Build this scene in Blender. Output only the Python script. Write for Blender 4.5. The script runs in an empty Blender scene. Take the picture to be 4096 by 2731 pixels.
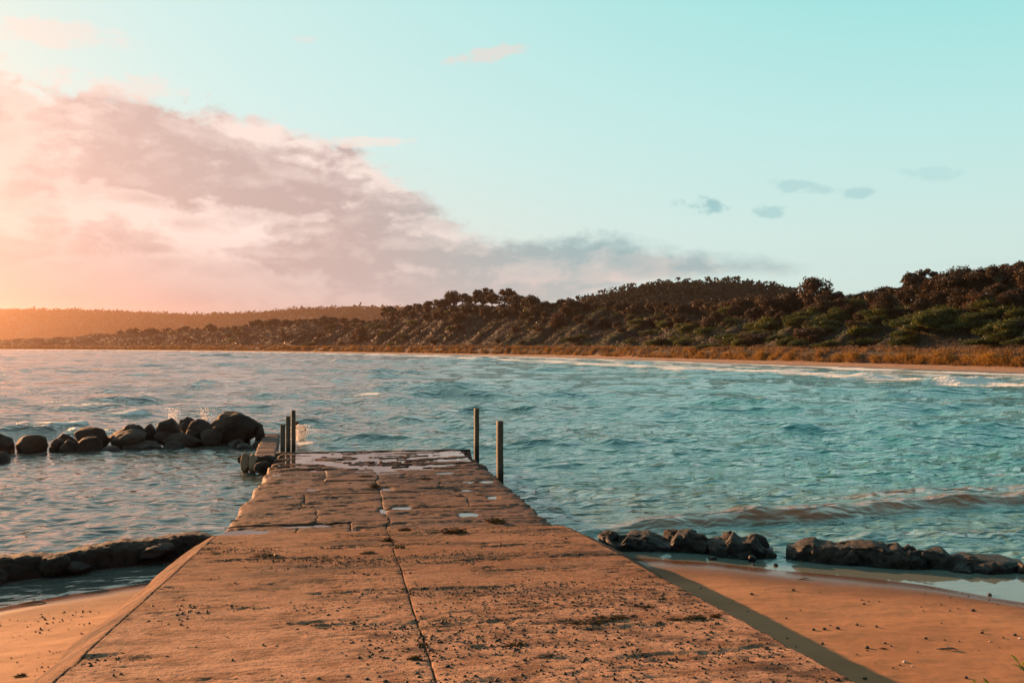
import bpy, bmesh, math, random
import numpy as np
from mathutils import Vector, Matrix, noise as mnoise

R = math.radians
scene = bpy.context.scene
COL = scene.collection

# ------------------------------------------------------------------ camera
F = 995.0            # focal length in pixels of the 1024 px wide frame
CAM_Z = 3.06         # eye height above the water (z = 0)
HOR = 344.5          # row of the horizon
cam_data = bpy.data.cameras.new('camera')
cam_data.sensor_width = 36.0
cam_data.lens = 36.0 * F / 1024.0
cam_data.clip_start = 0.05
cam_data.clip_end = 6000
cam = bpy.data.objects.new('camera', cam_data)
COL.objects.link(cam)
cam.location = (0, 0, CAM_Z)
cam.rotation_euler = (R(90) + math.atan((HOR - 341.0) / F), 0, 0)
scene.camera = cam

# ------------------------------------------------------------------ light
SUN_AZ = -46.0       # degrees from +Y, negative to the left
SUN_EL = 11.0
scene.view_settings.view_transform = 'Standard'
scene.view_settings.look = 'None'
scene.view_settings.gamma = 1.0
scene.view_settings.use_curve_mapping = False
scene.view_settings.exposure = 1.55
scene.render.engine = 'CYCLES'
scene.cycles.use_denoising = True
scene.cycles.max_bounces = 4
scene.cycles.diffuse_bounces = 2
scene.cycles.glossy_bounces = 2
scene.cycles.transmission_bounces = 3
scene.cycles.volume_bounces = 0
scene.cycles.transparent_max_bounces = 6
scene.cycles.sample_clamp_indirect = 4.0

sun_dir = Vector((math.sin(R(SUN_AZ)) * math.cos(R(SUN_EL)),
                  math.cos(R(SUN_AZ)) * math.cos(R(SUN_EL)),
                  math.sin(R(SUN_EL))))
sd = bpy.data.lights.new('sun', 'SUN')
sd.energy = 5.0
sd.color = (1.0, 0.49, 0.22)
sd.angle = R(0.6)
sun = bpy.data.objects.new('sun', sd)
COL.objects.link(sun)
sun.location = (-60, 60, 40)
sun.rotation_euler = (-sun_dir).to_track_quat('-Z', 'Y').to_euler()


class NT:
    """Small helper to wire node trees."""
    def __init__(self, tree):
        self.t = tree
        self.n = tree.nodes
        self.l = tree.links

    def add(self, kind, **kw):
        nd = self.n.new(kind)
        for k, v in kw.items():
            setattr(nd, k, v)
        return nd

    def link(self, a, b):
        self.l.new(a, b)

    def put(self, sock, v):
        if isinstance(v, bpy.types.NodeSocket):
            self.l.new(v, sock)
        elif isinstance(v, (tuple, list)) and len(v) == 3 and sock.type == 'RGBA':
            sock.default_value = (*v, 1)
        else:
            sock.default_value = v

    def math(self, op, a, b=None, c=None, clamp=False):
        nd = self.add('ShaderNodeMath', operation=op, use_clamp=clamp)
        self.put(nd.inputs[0], a)
        if b is not None:
            self.put(nd.inputs[1], b)
        if c is not None:
            self.put(nd.inputs[2], c)
        return nd.outputs[0]

    def mix(self, f, a, b, blend='MIX'):
        nd = self.add('ShaderNodeMix', data_type='RGBA', blend_type=blend)
        self.put(nd.inputs[0], f)
        self.put(nd.inputs[6], a)
        self.put(nd.inputs[7], b)
        return nd.outputs[2]

    def maprange(self, v, a, b, c=0.0, d=1.0, smooth=True):
        nd = self.add('ShaderNodeMapRange', interpolation_type='SMOOTHSTEP' if smooth else 'LINEAR')
        self.put(nd.inputs['Value'], v)
        nd.inputs['From Min'].default_value = a
        nd.inputs['From Max'].default_value = b
        nd.inputs['To Min'].default_value = c
        nd.inputs['To Max'].default_value = d
        return nd.outputs[0]

    def ramp(self, v, stops, interp='LINEAR'):
        nd = self.add('ShaderNodeValToRGB')
        cr = nd.color_ramp
        cr.interpolation = interp
        while len(cr.elements) < len(stops):
            cr.elements.new(0.5)
        for e, (p, c) in zip(cr.elements, stops):
            e.position = p
            e.color = (*c, 1) if len(c) == 3 else c
        self.put(nd.inputs[0], v)
        return nd.outputs[0]

    def curve(self, v, pts, x0, x1, y0, y1):
        """y(x) through pts, as a float curve on remapped axes."""
        fx = self.maprange(v, x0, x1, 0, 1, smooth=False)
        nd = self.add('ShaderNodeFloatCurve')
        cu = nd.mapping.curves[0]
        P = [((x - x0) / (x1 - x0), (y - y0) / (y1 - y0)) for x, y in pts]
        while len(cu.points) < len(P):
            cu.points.new(0.5, 0.5)
        for q, (x, y) in zip(cu.points, P):
            q.location = (x, y)
            q.handle_type = 'AUTO_CLAMPED'
        nd.mapping.update()
        self.put(nd.inputs['Value'], fx)
        return self.maprange(nd.outputs[0], 0, 1, y0, y1, smooth=False)

    def noise(self, vec, scale, detail=4, rough=0.55, dist=0.0, dims='3D'):
        nd = self.add('ShaderNodeTexNoise', noise_dimensions=dims)
        if vec is not None:
            self.put(nd.inputs['Vector'], vec)
        nd.inputs['Scale'].default_value = scale
        nd.inputs['Detail'].default_value = detail
        nd.inputs['Roughness'].default_value = rough
        nd.inputs['Distortion'].default_value = dist
        return nd.outputs[0]

    def combine(self, x, y, z):
        nd = self.add('ShaderNodeCombineXYZ')
        for s, v in zip(nd.inputs, (x, y, z)):
            self.put(s, v)
        return nd.outputs[0]

    def mapping(self, vec, loc=(0, 0, 0), rot=(0, 0, 0), scale=(1, 1, 1)):
        nd = self.add('ShaderNodeMapping')
        self.put(nd.inputs[0], vec)
        nd.inputs[1].default_value = loc
        nd.inputs[2].default_value = rot
        nd.inputs[3].default_value = scale
        return nd.outputs[0]


# ------------------------------------------------------------------ sky
world = bpy.data.worlds.new('World')
scene.world = world
world.use_nodes = True
W = NT(world.node_tree)
W.n.clear()
tc = W.add('ShaderNodeTexCoord')
D3 = tc.outputs['Generated']
sep = W.add('ShaderNodeSeparateXYZ')
W.link(D3, sep.inputs[0])
dx, dy, dz = sep.outputs
az = W.math('MULTIPLY', W.math('ARCTAN2', dx, dy), 180 / math.pi)
el = W.math('MULTIPLY', W.math('ARCSINE', dz), 180 / math.pi)
# angle to the sun
dn = W.add('ShaderNodeVectorMath', operation='DOT_PRODUCT')
W.link(D3, dn.inputs[0])
dn.inputs[1].default_value = sun_dir
sang = W.math('MULTIPLY', W.math('ARCCOSINE', W.math('MINIMUM', dn.outputs['Value'], 0.9999)), 180 / math.pi)

nish = W.add('ShaderNodeTexSky', sky_type='NISHITA')
nish.sun_disc = False
nish.sun_elevation = R(SUN_EL)
nish.sun_rotation = R(SUN_AZ)
nish.altitude = 0
nish.air_density = 1.0
nish.dust_density = 1.5
nish.ozone_density = 1.0
nish_col = W.mix(1.0, nish.outputs[0], (0.034, 0.058, 0.044), 'MULTIPLY')
nish_col = W.mix(1.0, nish_col, (0.80, 0.84, 0.82), 'DARKEN')

# teal upper air, paler towards the horizon
up = W.ramp(W.maprange(el, -2, 90, 0, 1, smooth=False), [
    (0.0, (0.68, 0.82, 0.78)),
    (0.09, (0.66, 0.86, 0.82)),
    (0.15, (0.53, 0.86, 0.84)),
    (0.24, (0.31, 0.80, 0.79)),
    (0.38, (0.22, 0.63, 0.64)),
    (0.62, (0.19, 0.31, 0.36)),
    (1.0, (0.15, 0.19, 0.25))])
warm = W.maprange(sang, 78, 14)
lit = W.mix(W.math('MULTIPLY', warm, 0.75), up, (0.78, 0.93, 0.91))
warm_low = W.math('MULTIPLY', W.maprange(sang, 60, 12), W.maprange(el, 14, 0))
lit = W.mix(W.math('MULTIPLY', warm_low, 0.75), lit, (0.95, 0.64, 0.50))
glow = W.math('MULTIPLY', W.math('POWER', W.maprange(sang, 34, 2), 2.0), W.maprange(el, 26, 8))
lit = W.mix(glow, lit, (1.05, 0.66, 0.44))
clear = W.mix(0.06, lit, nish_col)

# clouds, in azimuth / elevation
def sky_noise(su, sv, scale, detail, rough, off, dist=0.0):
    v = W.combine(W.math('MULTIPLY', W.math('ADD', az, off), su), W.math('MULTIPLY', el, sv), off * 0.37)
    return W.noise(v, scale, detail, rough, dist)

n_big = sky_noise(0.06, 0.16, 1.0, 2, 0.5, 3.0, 0.3)
n_mid = sky_noise(0.30, 0.55, 1.0, 4, 0.58, 41.0, 0.4)
n_fine = sky_noise(0.75, 1.25, 1.0, 4, 0.62, 17.0, 0.3)
edge_hi = W.curve(az, [(-180, 0), (-110, 4), (-70, 15), (-40, 15.6), (-27, 14.2), (-22, 13.4), (-18, 12.7), (-12, 11.4),
                       (-9, 10.4), (-6, 8.8), (-3, 6.9), (0, 6.2), (5, 5.9), (11, 5.25), (15, 4.75), (18.5, 4.4), (40, 3.8), (180, 0)],
                  -180, 180, 0, 20)
edge_lo = W.curve(az, [(-180, -3), (-30, -3), (-10, -2.0), (-6, -1.0), (-1, 1.2), (4, 2.8), (11, 3.95), (15, 4.15), (18.5, 4.35), (40, 4.8), (180, 5)],
                  -180, 180, -5, 20)
thick = W.math('SUBTRACT', edge_hi, el)
amp = W.curve(az, [(-180, 2), (-30, 2.2), (-12, 1.7), (0, 1.3), (12, 0.7), (18, 0.5), (180, 0.5)], -180, 180, 0, 6)
wob = W.math('ADD', W.math('MULTIPLY', W.math('SUBTRACT', n_big, 0.5), 2.2), W.math('MULTIPLY', W.math('SUBTRACT', n_mid, 0.5), 1.6))
wob = W.math('ADD', wob, W.math('MULTIPLY', W.math('SUBTRACT', n_fine, 0.5), 1.3))
d_hi = W.math('ADD', thick, W.math('MULTIPLY', wob, amp))
c_hi = W.maprange(d_hi, -0.3, 0.8)
d_lo = W.math('ADD', W.math('SUBTRACT', el, edge_lo), W.math('MULTIPLY', W.math('SUBTRACT', n_mid, 0.5), 1.2))
c_lo = W.maprange(d_lo, -0.5, 0.5)
bank = W.math('MULTIPLY', c_hi, c_lo)
# billows: bright lit tops, mauve-grey bellies
def lay(d):
    e2 = W.math('ADD', el, d)
    v = W.combine(W.math('MULTIPLY', az, 0.085), W.math('MULTIPLY', e2, 0.42), 6.9)
    big = W.noise(v, 1.0, 1, 0.5, 0.2)
    v = W.combine(W.math('MULTIPLY', az, 0.34), W.math('MULTIPLY', e2, 0.72), 2.3)
    puff = W.noise(v, 1.0, 5, 0.58, 0.25)
    return W.math('MULTIPLY_ADD', puff, 0.50, W.math('MULTIPLY', big, 0.54))

l0 = lay(0.0)
l1 = lay(0.75)
dens = W.math('ADD', l0, W.math('MULTIPLY', W.math('SUBTRACT', n_fine, 0.5), 0.12))
toplit = W.math('MULTIPLY', W.math('SUBTRACT', l0, l1), 3.2)
light_fac = W.math('ADD', W.maprange(dens, 0.575, 0.45), toplit)
rim = W.maprange(d_hi, 2.2, 0.0)
right_t = W.maprange(az, -12, 6)
light_fac = W.math('ADD', light_fac, W.math('MULTIPLY', rim, W.math('SUBTRACT', 0.32, W.math('MULTIPLY', right_t, 0.32))))
light_fac = W.math('SUBTRACT', light_fac, W.math('MULTIPLY', right_t, 0.35), clamp=True)
belly = W.mix(right_t, (0.56, 0.43, 0.405), (0.32, 0.48, 0.50))
top = W.mix(right_t, (0.95, 0.79, 0.72), (0.66, 0.64, 0.62))
low_t = W.math('MULTIPLY', W.maprange(el, 6.0, 2.0), 0.9)
belly = W.mix(low_t, belly, W.mix(right_t, (0.52, 0.45, 0.45), (0.50, 0.52, 0.52)))
top = W.mix(low_t, top, W.mix(right_t, (0.62, 0.52, 0.51), (0.80, 0.62, 0.56)))
ccol = W.mix(light_fac, belly, top)
ccol = W.mix(W.math('MULTIPLY', W.maprange(sang, 34, 12), 0.7), ccol, (0.88, 0.60, 0.50))
ccol = W.mix(W.math('MULTIPLY', W.math('MULTIPLY', W.maprange(az, -4, -24), W.maprange(el, 7, 1)), 0.8), ccol, (0.44, 0.33, 0.32))
bank = W.math('MULTIPLY', bank, W.maprange(el, 0.0, 2.5, 0.80, 0.96))
skyc = W.mix(bank, clear, ccol)

# a few loose wisps
def wisp(skyc, a0, e0, sa, se, col, s, tilt=0.0):
    a = W.math('DIVIDE', W.math('SUBTRACT', az, a0), sa)
    e = W.math('DIVIDE', W.math('SUBTRACT', W.math('SUBTRACT', el, e0), W.math('MULTIPLY', W.math('SUBTRACT', az, a0), tilt)), se)
    r = W.math('ADD', W.math('MULTIPLY', a, a), W.math('MULTIPLY', e, e))
    g = W.math('MULTIPLY', W.math('SUBTRACT', 1.1, r), 0.8)
    g = W.math('ADD', g, W.math('MULTIPLY', W.math('SUBTRACT', n_fine, 0.5), 3.4))
    g = W.math('ADD', g, W.math('MULTIPLY', W.math('SUBTRACT', n_mid, 0.5), 1.6))
    g = W.math('MULTIPLY', g, W.maprange(r, 2.2, 0.3))
    return W.mix(W.math('MULTIPLY', W.maprange(g, 0.0, 0.8), s), skyc, col)

skyc = wisp(skyc, -1.6, 16.2, 2.4, 0.55, (0.90, 0.70, 0.63), 0.55, 0.18)
skyc = wisp(skyc, -11.8, 16.8, 0.8, 0.3, (0.90, 0.74, 0.68), 0.45)
skyc = wisp(skyc, 10.9, 7.85, 1.7, 0.55, (0.26, 0.53, 0.55), 0.75, -0.10)
skyc = wisp(skyc, 14.5, 7.35, 0.9, 0.5, (0.28, 0.56, 0.58), 0.5)
skyc = wisp(skyc, 16.3, 8.7, 2.0, 0.45, (0.34, 0.60, 0.62), 0.45, -0.12)
skyc = wisp(skyc, 19.2, 8.2, 0.9, 0.35, (0.32, 0.60, 0.62), 0.5)
skyc = wisp(skyc, 23.0, 9.0, 2.0, 0.4, (0.36, 0.64, 0.66), 0.3, -0.1)
skyc = wisp(skyc, -24.5, 15.9, 3.6, 0.9, (0.93, 0.78, 0.70), 0.6)
skyc = wisp(skyc, -22.0, 13.6, 4.0, 0.9, (0.94, 0.76, 0.68), 0.5)
skyc = wisp(skyc, -8.5, 11.4, 3.5, 0.35, (0.95, 0.80, 0.72), 0.65, 0.04)
# the sky falls off away from the sun
skyc = W.mix(1.0, skyc, W.mix(W.maprange(sang, 72, 135), (1, 1, 1), (0.44, 0.31, 0.35)), 'MULTIPLY')
# dim below the horizon (never seen, sea and land cover it)
skyc = W.mix(W.maprange(el, -1.0, -8.0), skyc, (0.10, 0.10, 0.09))
bgn = W.add('ShaderNodeBackground')
W.link(skyc, bgn.inputs[0])
bgn.inputs[1].default_value = 0.34
wo = W.add('ShaderNodeOutputWorld')
W.link(bgn.outputs[0], wo.inputs[0])
world.cycles.sampling_method = 'NONE'   # a smooth sky: paths that leave the scene sample it well enough


# ------------------------------------------------------------------ numpy noise
_rng = np.random.default_rng(7)
_perm = _rng.permutation(4096).astype(np.int64)
_grad = _rng.uniform(0, 2 * np.pi, 4096)
_gx, _gy = np.cos(_grad), np.sin(_grad)


def perlin(x, y):
    x = np.asarray(x, float); y = np.asarray(y, float)
    xi = np.floor(x).astype(np.int64); yi = np.floor(y).astype(np.int64)
    xf = x - xi; yf = y - yi
    u = xf * xf * xf * (xf * (xf * 6 - 15) + 10)
    v = yf * yf * yf * (yf * (yf * 6 - 15) + 10)

    def g(ix, iy, fx, fy):
        h = _perm[(_perm[ix & 4095] + iy) & 4095]
        return _gx[h] * fx + _gy[h] * fy
    a = g(xi, yi, xf, yf); b = g(xi + 1, yi, xf - 1, yf)
    c = g(xi, yi + 1, xf, yf - 1); d = g(xi + 1, yi + 1, xf - 1, yf - 1)
    return 1.4 * ((a + (b - a) * u) + ((c + (d - c) * u) - (a + (b - a) * u)) * v)


def fbm(x, y, oct=4, gain=0.5, lac=2.03):
    s = 0; a = 1.0; t = 0
    for k in range(oct):
        s = s + a * perlin(x * lac ** k + 17.3 * k, y * lac ** k - 9.1 * k)
        t += a; a *= gain
    return s / t


def sstep(a, b, x):
    t = np.clip((x - a) / (b - a), 0, 1)
    return t * t * (3 - 2 * t)


# ------------------------------------------------------------------ object helpers
def link(o, parent=None):
    COL.objects.link(o)
    if parent is not None:
        o.parent = parent
    return o


def tag(o, label=None, cat=None, group=None, kind=None):
    if label: o['label'] = label
    if cat: o['category'] = cat
    if group: o['group'] = group
    if kind: o['kind'] = kind
    return o


def empty(name, loc=(0, 0, 0), rz=0.0):
    o = bpy.data.objects.new(name, None)
    o.empty_display_size = 0.2
    o.location = loc
    o.rotation_euler = (0, 0, rz)
    return link(o)


def np_mesh(name, V, Fq, smooth=True, attrs=None):
    """mesh from numpy verts (n,3) and quads/tris (m,k)."""
    V = np.ascontiguousarray(V, np.float32); Fq = np.ascontiguousarray(Fq, np.int32)
    me = bpy.data.meshes.new(name)
    m, k = Fq.shape
    me.vertices.add(len(V)); me.vertices.foreach_set('co', V.ravel())
    me.loops.add(m * k); me.loops.foreach_set('vertex_index', Fq.ravel())
    me.polygons.add(m)
    me.polygons.foreach_set('loop_start', np.arange(0, m * k, k, dtype=np.int32))
    me.polygons.foreach_set('loop_total', np.full(m, k, np.int32))
    me.polygons.foreach_set('use_smooth', np.full(m, smooth, bool))
    for an, av in (attrs or {}).items():
        av = np.asarray(av, np.float32)
        if av.ndim == 1:
            at = me.attributes.new(an, 'FLOAT', 'POINT'); at.data.foreach_set('value', av)
        else:
            at = me.attributes.new(an, 'FLOAT_COLOR', 'POINT')
            at.data.foreach_set('color', np.concatenate([av, np.ones((len(av), 1), np.float32)], 1).ravel())
    me.update()
    me.validate()
    return me


def grid_faces(nr, nc):
    i = np.arange(nr - 1)[:, None] * nc + np.arange(nc - 1)[None, :]
    i = i.ravel()
    return np.stack([i, i + 1, i + nc + 1, i + nc], 1)


def mobj(name, me, mat=None, parent=None):
    o = bpy.data.objects.new(name, me)
    if mat is not None and not me.materials:
        me.materials.append(mat)
    return link(o, parent)


def face_up(V, Fq):
    """turn a height field's faces so that they look upwards"""
    k = Fq[:: max(1, len(Fq) // 500)]
    n = np.cross(V[k[:, 1]] - V[k[:, 0]], V[k[:, 2]] - V[k[:, 0]])
    return Fq if n[:, 2].sum() > 0 else Fq[:, ::-1]


def grid_obj(name, X, Y, Z, mat, parent=None, attrs=None, flip=False):
    nr, nc = X.shape
    Fq = face_up(np.stack([X.ravel(), Y.ravel(), Z.ravel()], 1), grid_faces(nr, nc))
    me = np_mesh(name, np.stack([X.ravel(), Y.ravel(), Z.ravel()], 1), Fq,
                 attrs={k: v.ravel() if v.ndim == 2 else v.reshape(-1, 3) for k, v in (attrs or {}).items()})
    return mobj(name, me, mat, parent)


def unproj(px, py, z=0.0):
    """point at height z on the ray through frame position (px, py): real metres"""
    d = (CAM_Z - z) * F / (py - HOR)
    return (px - 512.0) / F * d, d


# jetty frame: a runs along the jetty out to sea, b across it from its left edge
JO = np.array([-4.05, 13.7])
JA = math.radians(9.2)
JJ = np.array([-math.sin(JA), math.cos(JA)])
JN = np.array([math.cos(JA), math.sin(JA)])
JW = 4.8
JEND = 11.1


def jxy(a, b):
    return JO[0] + a * JJ[0] + b * JN[0], JO[1] + a * JJ[1] + b * JN[1]


def jab(x, y):
    rx, ry = x - JO[0], y - JO[1]
    return rx * JJ[0] + ry * JJ[1], rx * JN[0] + ry * JN[1]


def jz(a):
    """design height of the jetty top"""
    a = np.asarray(a, float)
    return np.where(a < 0, 0.445 - 0.0686 * a, 0.445 - 0.009 * a)


def jz_unproj(px, py):
    z = 0.5
    for _ in range(12):
        x, y = unproj(px, py, z)
        a, b = jab(x, y)
        z = float(jz(a))
    return a, b, x, y, z

# ------------------------------------------------------------------ materials
def new_mat(name):
    m = bpy.data.materials.new(name)
    m.use_nodes = True
    t = NT(m.node_tree)
    t.n.clear()
    out = t.add('ShaderNodeOutputMaterial')
    return m, t, out


def principled(t, out, base, rough=0.8, spec=0.5, normal=None, **kw):
    b = t.add('ShaderNodeBsdfPrincipled')
    t.put(b.inputs['Base Color'], base)
    t.put(b.inputs['Roughness'], rough)
    t.put(b.inputs['Specular IOR Level'], spec)
    if normal is not None:
        t.link(normal, b.inputs['Normal'])
    for k, v in kw.items():
        t.put(b.inputs[k], v)
    t.link(b.outputs[0], out.inputs['Surface'])
    return b


def bump(t, h, strength=0.5, dist=0.02, normal=None):
    nd = t.add('ShaderNodeBump')
    nd.inputs['Strength'].default_value = strength
    nd.inputs['Distance'].default_value = dist
    t.link(h, nd.inputs['Height'])
    if normal is not None:
        t.link(normal, nd.inputs['Normal'])
    return nd.outputs[0]


def attr(t, name):
    nd = t.add('ShaderNodeAttribute')
    nd.attribute_name = name
    return nd


def world_pos(t):
    return t.add('ShaderNodeNewGeometry').outputs['Position']


def m_concrete():
    m, t, out = new_mat('weathered_concrete')
    P = world_pos(t)
    Pj = t.mapping(P, rot=(0, 0, -JA))
    wet = attr(t, 'wet').outputs['Fac']
    big = t.noise(P, 0.55, 4, 0.6)
    mid = t.noise(Pj, 3.2, 6, 0.62)
    streak = t.noise(t.mapping(Pj, scale=(0.35, 1.6, 1)), 5.0, 6, 0.65)
    fine = t.noise(P, 95, 3, 0.6)
    spk = t.noise(P, 34, 4, 0.7)
    col = t.mix(t.maprange(big, 0.35, 0.68), (0.235, 0.118, 0.068), (0.170, 0.074, 0.036))
    stain = t.noise(t.mapping(Pj, scale=(0.45, 1.3, 1)), 1.4, 6, 0.68)
    col = t.mix(t.math('MULTIPLY', t.maprange(stain, 0.485, 0.60), 0.9), col, (0.042, 0.024, 0.018))
    col = t.mix(t.maprange(streak, 0.50, 0.72), col, (0.13, 0.066, 0.038))
    col = t.mix(t.math('MULTIPLY', t.maprange(mid, 0.45, 0.75), 0.5), col, (0.30, 0.172, 0.108))
    dust = t.math('MULTIPLY', attr(t, 'dust').outputs['Fac'], t.maprange(mid, 0.35, 0.6))
    col = t.mix(dust, col, (0.37, 0.205, 0.128))
    col = t.mix(t.math('MULTIPLY', t.maprange(spk, 0.54, 0.66), 0.8), col, (0.055, 0.033, 0.025))
    col = t.mix(t.math('MULTIPLY', t.maprange(fine, 0.60, 0.75), 0.4), col, (0.30, 0.21, 0.15))
    col = t.mix(wet, col, t.mix(1.0, col, (0.46, 0.38, 0.36), 'MULTIPLY'))
    rough = t.maprange(wet, 0.0, 1.0, 0.95, 0.62)
    h = t.math('ADD', t.math('MULTIPLY', streak, 0.9), t.math('ADD', t.math('MULTIPLY', spk, 0.55), t.math('MULTIPLY', fine, 0.25)))
    n = bump(t, h, 1.0, 0.035)
    principled(t, out, col, rough, 0.18, n)
    return m


def m_sand():
    m, t, out = new_mat('beach_sand')
    P = world_pos(t)
    z = t.add('ShaderNodeSeparateXYZ')
    t.link(P, z.inputs[0])
    big = t.noise(P, 0.8, 4, 0.6)
    mid = t.noise(P, 6.0, 5, 0.6)
    fine = t.noise(P, 160, 2, 0.6)
    col = t.mix(t.maprange(big, 0.35, 0.7), (0.34, 0.155, 0.066), (0.285, 0.122, 0.048))
    col = t.mix(t.math('MULTIPLY', t.maprange(mid, 0.5, 0.75), 0.35), col, (0.24, 0.10, 0.042))
    col = t.mix(t.math('MULTIPLY', t.maprange(fine, 0.58, 0.75), 0.5), col, (0.18, 0.10, 0.065))
    wz = t.math('ADD', z.outputs[2], t.math('MULTIPLY', t.math('SUBTRACT', big, 0.5), 0.05))
    wet = t.maprange(wz, 0.16, 0.045)
    sheen = t.maprange(wz, 0.075, 0.012)
    col = t.mix(wet, col, t.mix(1.0, col, (0.42, 0.38, 0.36), 'MULTIPLY'))
    rough = t.math('SUBTRACT', 0.9, t.math('MULTIPLY', sheen, 0.72))
    h = t.math('ADD', t.math('MULTIPLY', mid, 0.6), t.math('MULTIPLY', fine, 0.12))
    h = t.math('MULTIPLY', h, t.math('SUBTRACT', 1.0, t.math('MULTIPLY', sheen, 0.93)))
    principled(t, out, col, rough, t.math('ADD', 0.25, t.math('MULTIPLY', sheen, 0.35)), bump(t, h, 0.7, 0.02))
    return m


def m_far_ground():
    m, t, out = new_mat('dune_ground')
    P = world_pos(t)
    tt = attr(t, 'inland').outputs['Fac']
    n1 = t.noise(P, 0.12, 5, 0.6)
    n2 = t.noise(P, 0.9, 5, 0.65)
    sand = t.mix(t.maprange(n2, 0.4, 0.7), (0.34, 0.185, 0.105), (0.24, 0.125, 0.072))
    wetl = t.maprange(tt, 4.5, 0.5)
    sand = t.mix(wetl, sand, (0.15, 0.085, 0.06))
    soil = t.mix(t.maprange(n1, 0.4, 0.65), (0.030, 0.021, 0.012), (0.055, 0.034, 0.019))
    soil = t.mix(t.math('MULTIPLY', t.maprange(n2, 0.5, 0.75), 0.6), soil, (0.035, 0.040, 0.014))
    k = t.maprange(t.math('ADD', tt, t.math('MULTIPLY', n2, 1.2)), 11.9, 12.9)
    col = t.mix(k, sand, soil)
    principled(t, out, col, t.maprange(wetl, 0, 1, 0.9, 0.35), 0.3, bump(t, n2, 0.6, 0.4))
    return m


def m_sea():
    m, t, out = new_mat('sea_water')
    P = world_pos(t)
    foam = attr(t, 'foam').outputs['Fac']
    turb = attr(t, 'turbid').outputs['Fac']
    calm = attr(t, 'calm').outputs['Fac']
    fn = t.noise(t.mapping(P, rot=(0, 0, R(14)), scale=(0.35, 1.0, 1.0)), 1.3, 6, 0.70)
    fn2 = t.noise(P, 9.0, 4, 0.65)
    fsum = t.math('ADD', foam, t.math('ADD', t.math('MULTIPLY', t.math('SUBTRACT', fn, 0.5), 2.2), t.math('MULTIPLY', t.math('SUBTRACT', fn2, 0.5), 0.8)))
    fmask = t.maprange(fsum, 0.55, 0.85)
    fmask = t.math('MULTIPLY', fmask, t.maprange(foam, 0.02, 0.2))
    body = t.mix(attr(t, 'teal').outputs['Fac'], (0.085, 0.108, 0.098), (0.030, 0.185, 0.175))
    body = t.mix(turb, body, (0.40, 0.14, 0.065))
    col = t.mix(fmask, body, (0.78, 0.74, 0.70))
    rough = t.math('ADD', 0.035, t.math('MULTIPLY', fmask, 0.6))
    # wind ripples: crossing trains of short waves with wandering phase
    wander = t.noise(P, 0.55, 3, 0.55)
    wander2 = t.noise(t.mapping(P, loc=(31, 7, 0)), 1.7, 2, 0.5)
    gust = t.noise(t.mapping(P, rot=(0, 0, R(20)), scale=(0.3, 1, 1)), 0.35, 3, 0.6)
    hh = None
    rr = random.Random(3)
    for lam in (0.16, 0.21, 0.27, 0.34, 0.43, 0.55, 0.72, 0.95, 1.3):
        th = R(-70) + rr.gauss(0, 0.55)
        k = 2 * math.pi / lam
        dp = t.add('ShaderNodeVectorMath', operation='DOT_PRODUCT')
        t.link(P, dp.inputs[0])
        dp.inputs[1].default_value = (math.cos(th) * k, math.sin(th) * k, 0)
        ph = t.math('MULTIPLY_ADD', wander if lam > 0.4 else wander2, rr.uniform(14, 24), dp.outputs['Value'])
        sn = t.math('POWER', t.math('MULTIPLY_ADD', t.math('SINE', ph), 0.5, 0.5), 1.7)
        h1 = t.math('MULTIPLY', sn, lam * 0.024)
        hh = h1 if hh is None else t.math('ADD', hh, h1)
    hh = t.math('MULTIPLY', hh, t.maprange(gust, 0.3, 0.7, 0.55, 1.3))
    w2 = t.noise(t.mapping(P, rot=(0, 0, R(16)), scale=(0.5, 1.1, 1)), 5.0, 4, 0.65)
    hh = t.math('MULTIPLY_ADD', w2, 0.022, hh)
    hh = t.math('MULTIPLY', hh, t.math('SUBTRACT', 1.0, t.math('MULTIPLY', calm, 0.96)))
    hh = t.math('ADD', hh, t.math('MULTIPLY', fmask, 0.03))
    principled(t, out, col, rough, 0.5, bump(t, hh, 1.0, 1.0), IOR=1.333)
    return m


def m_puddle():
    m, t, out = new_mat('puddle_water')
    P = world_pos(t)
    n = t.noise(P, 14, 3, 0.5)
    principled(t, out, (0.06, 0.045, 0.035), 0.04, 0.5, bump(t, n, 0.15, 0.004), IOR=1.333)
    return m


def m_rock(name, dark, light, wet=True):
    m, t, out = new_mat(name)
    tcn = t.add('ShaderNodeTexCoord')
    P = world_pos(t)
    O = P
    z = t.add('ShaderNodeSeparateXYZ')
    t.link(P, z.inputs[0])
    oi = t.add('ShaderNodeObjectInfo')
    n1 = t.noise(O, 1.6, 5, 0.62)
    n2 = t.noise(O, 7.0, 6, 0.68)
    n3 = t.noise(O, 38, 4, 0.65)
    col = t.mix(t.maprange(n1, 0.35, 0.68), dark, light)
    col = t.mix(t.math('MULTIPLY', t.maprange(n2, 0.52, 0.72), 0.6), col, tuple(c * 0.45 for c in dark))
    col = t.mix(t.math('MULTIPLY', t.maprange(n3, 0.60, 0.74), 0.5), col, tuple(min(1, c * 1.7) for c in light))
    col = t.mix(1.0, col, t.mix(oi.outputs['Random'], (0.78, 0.80, 0.82), (1.15, 1.08, 1.0)), 'MULTIPLY')
    w = t.maprange(t.math('ADD', z.outputs[2], t.math('MULTIPLY', n1, 0.2)), 0.30, 0.12)
    col = t.mix(w, col, t.mix(1.0, col, (0.40, 0.40, 0.40), 'MULTIPLY'))
    rough = t.math('SUBTRACT', 0.82, t.math('MULTIPLY', w, 0.42))
    h = t.math('ADD', t.math('MULTIPLY', n2, 1.0), t.math('MULTIPLY', n3, 0.28))
    principled(t, out, col, rough, 0.4, bump(t, h, 0.9, 0.05))
    return m


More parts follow.
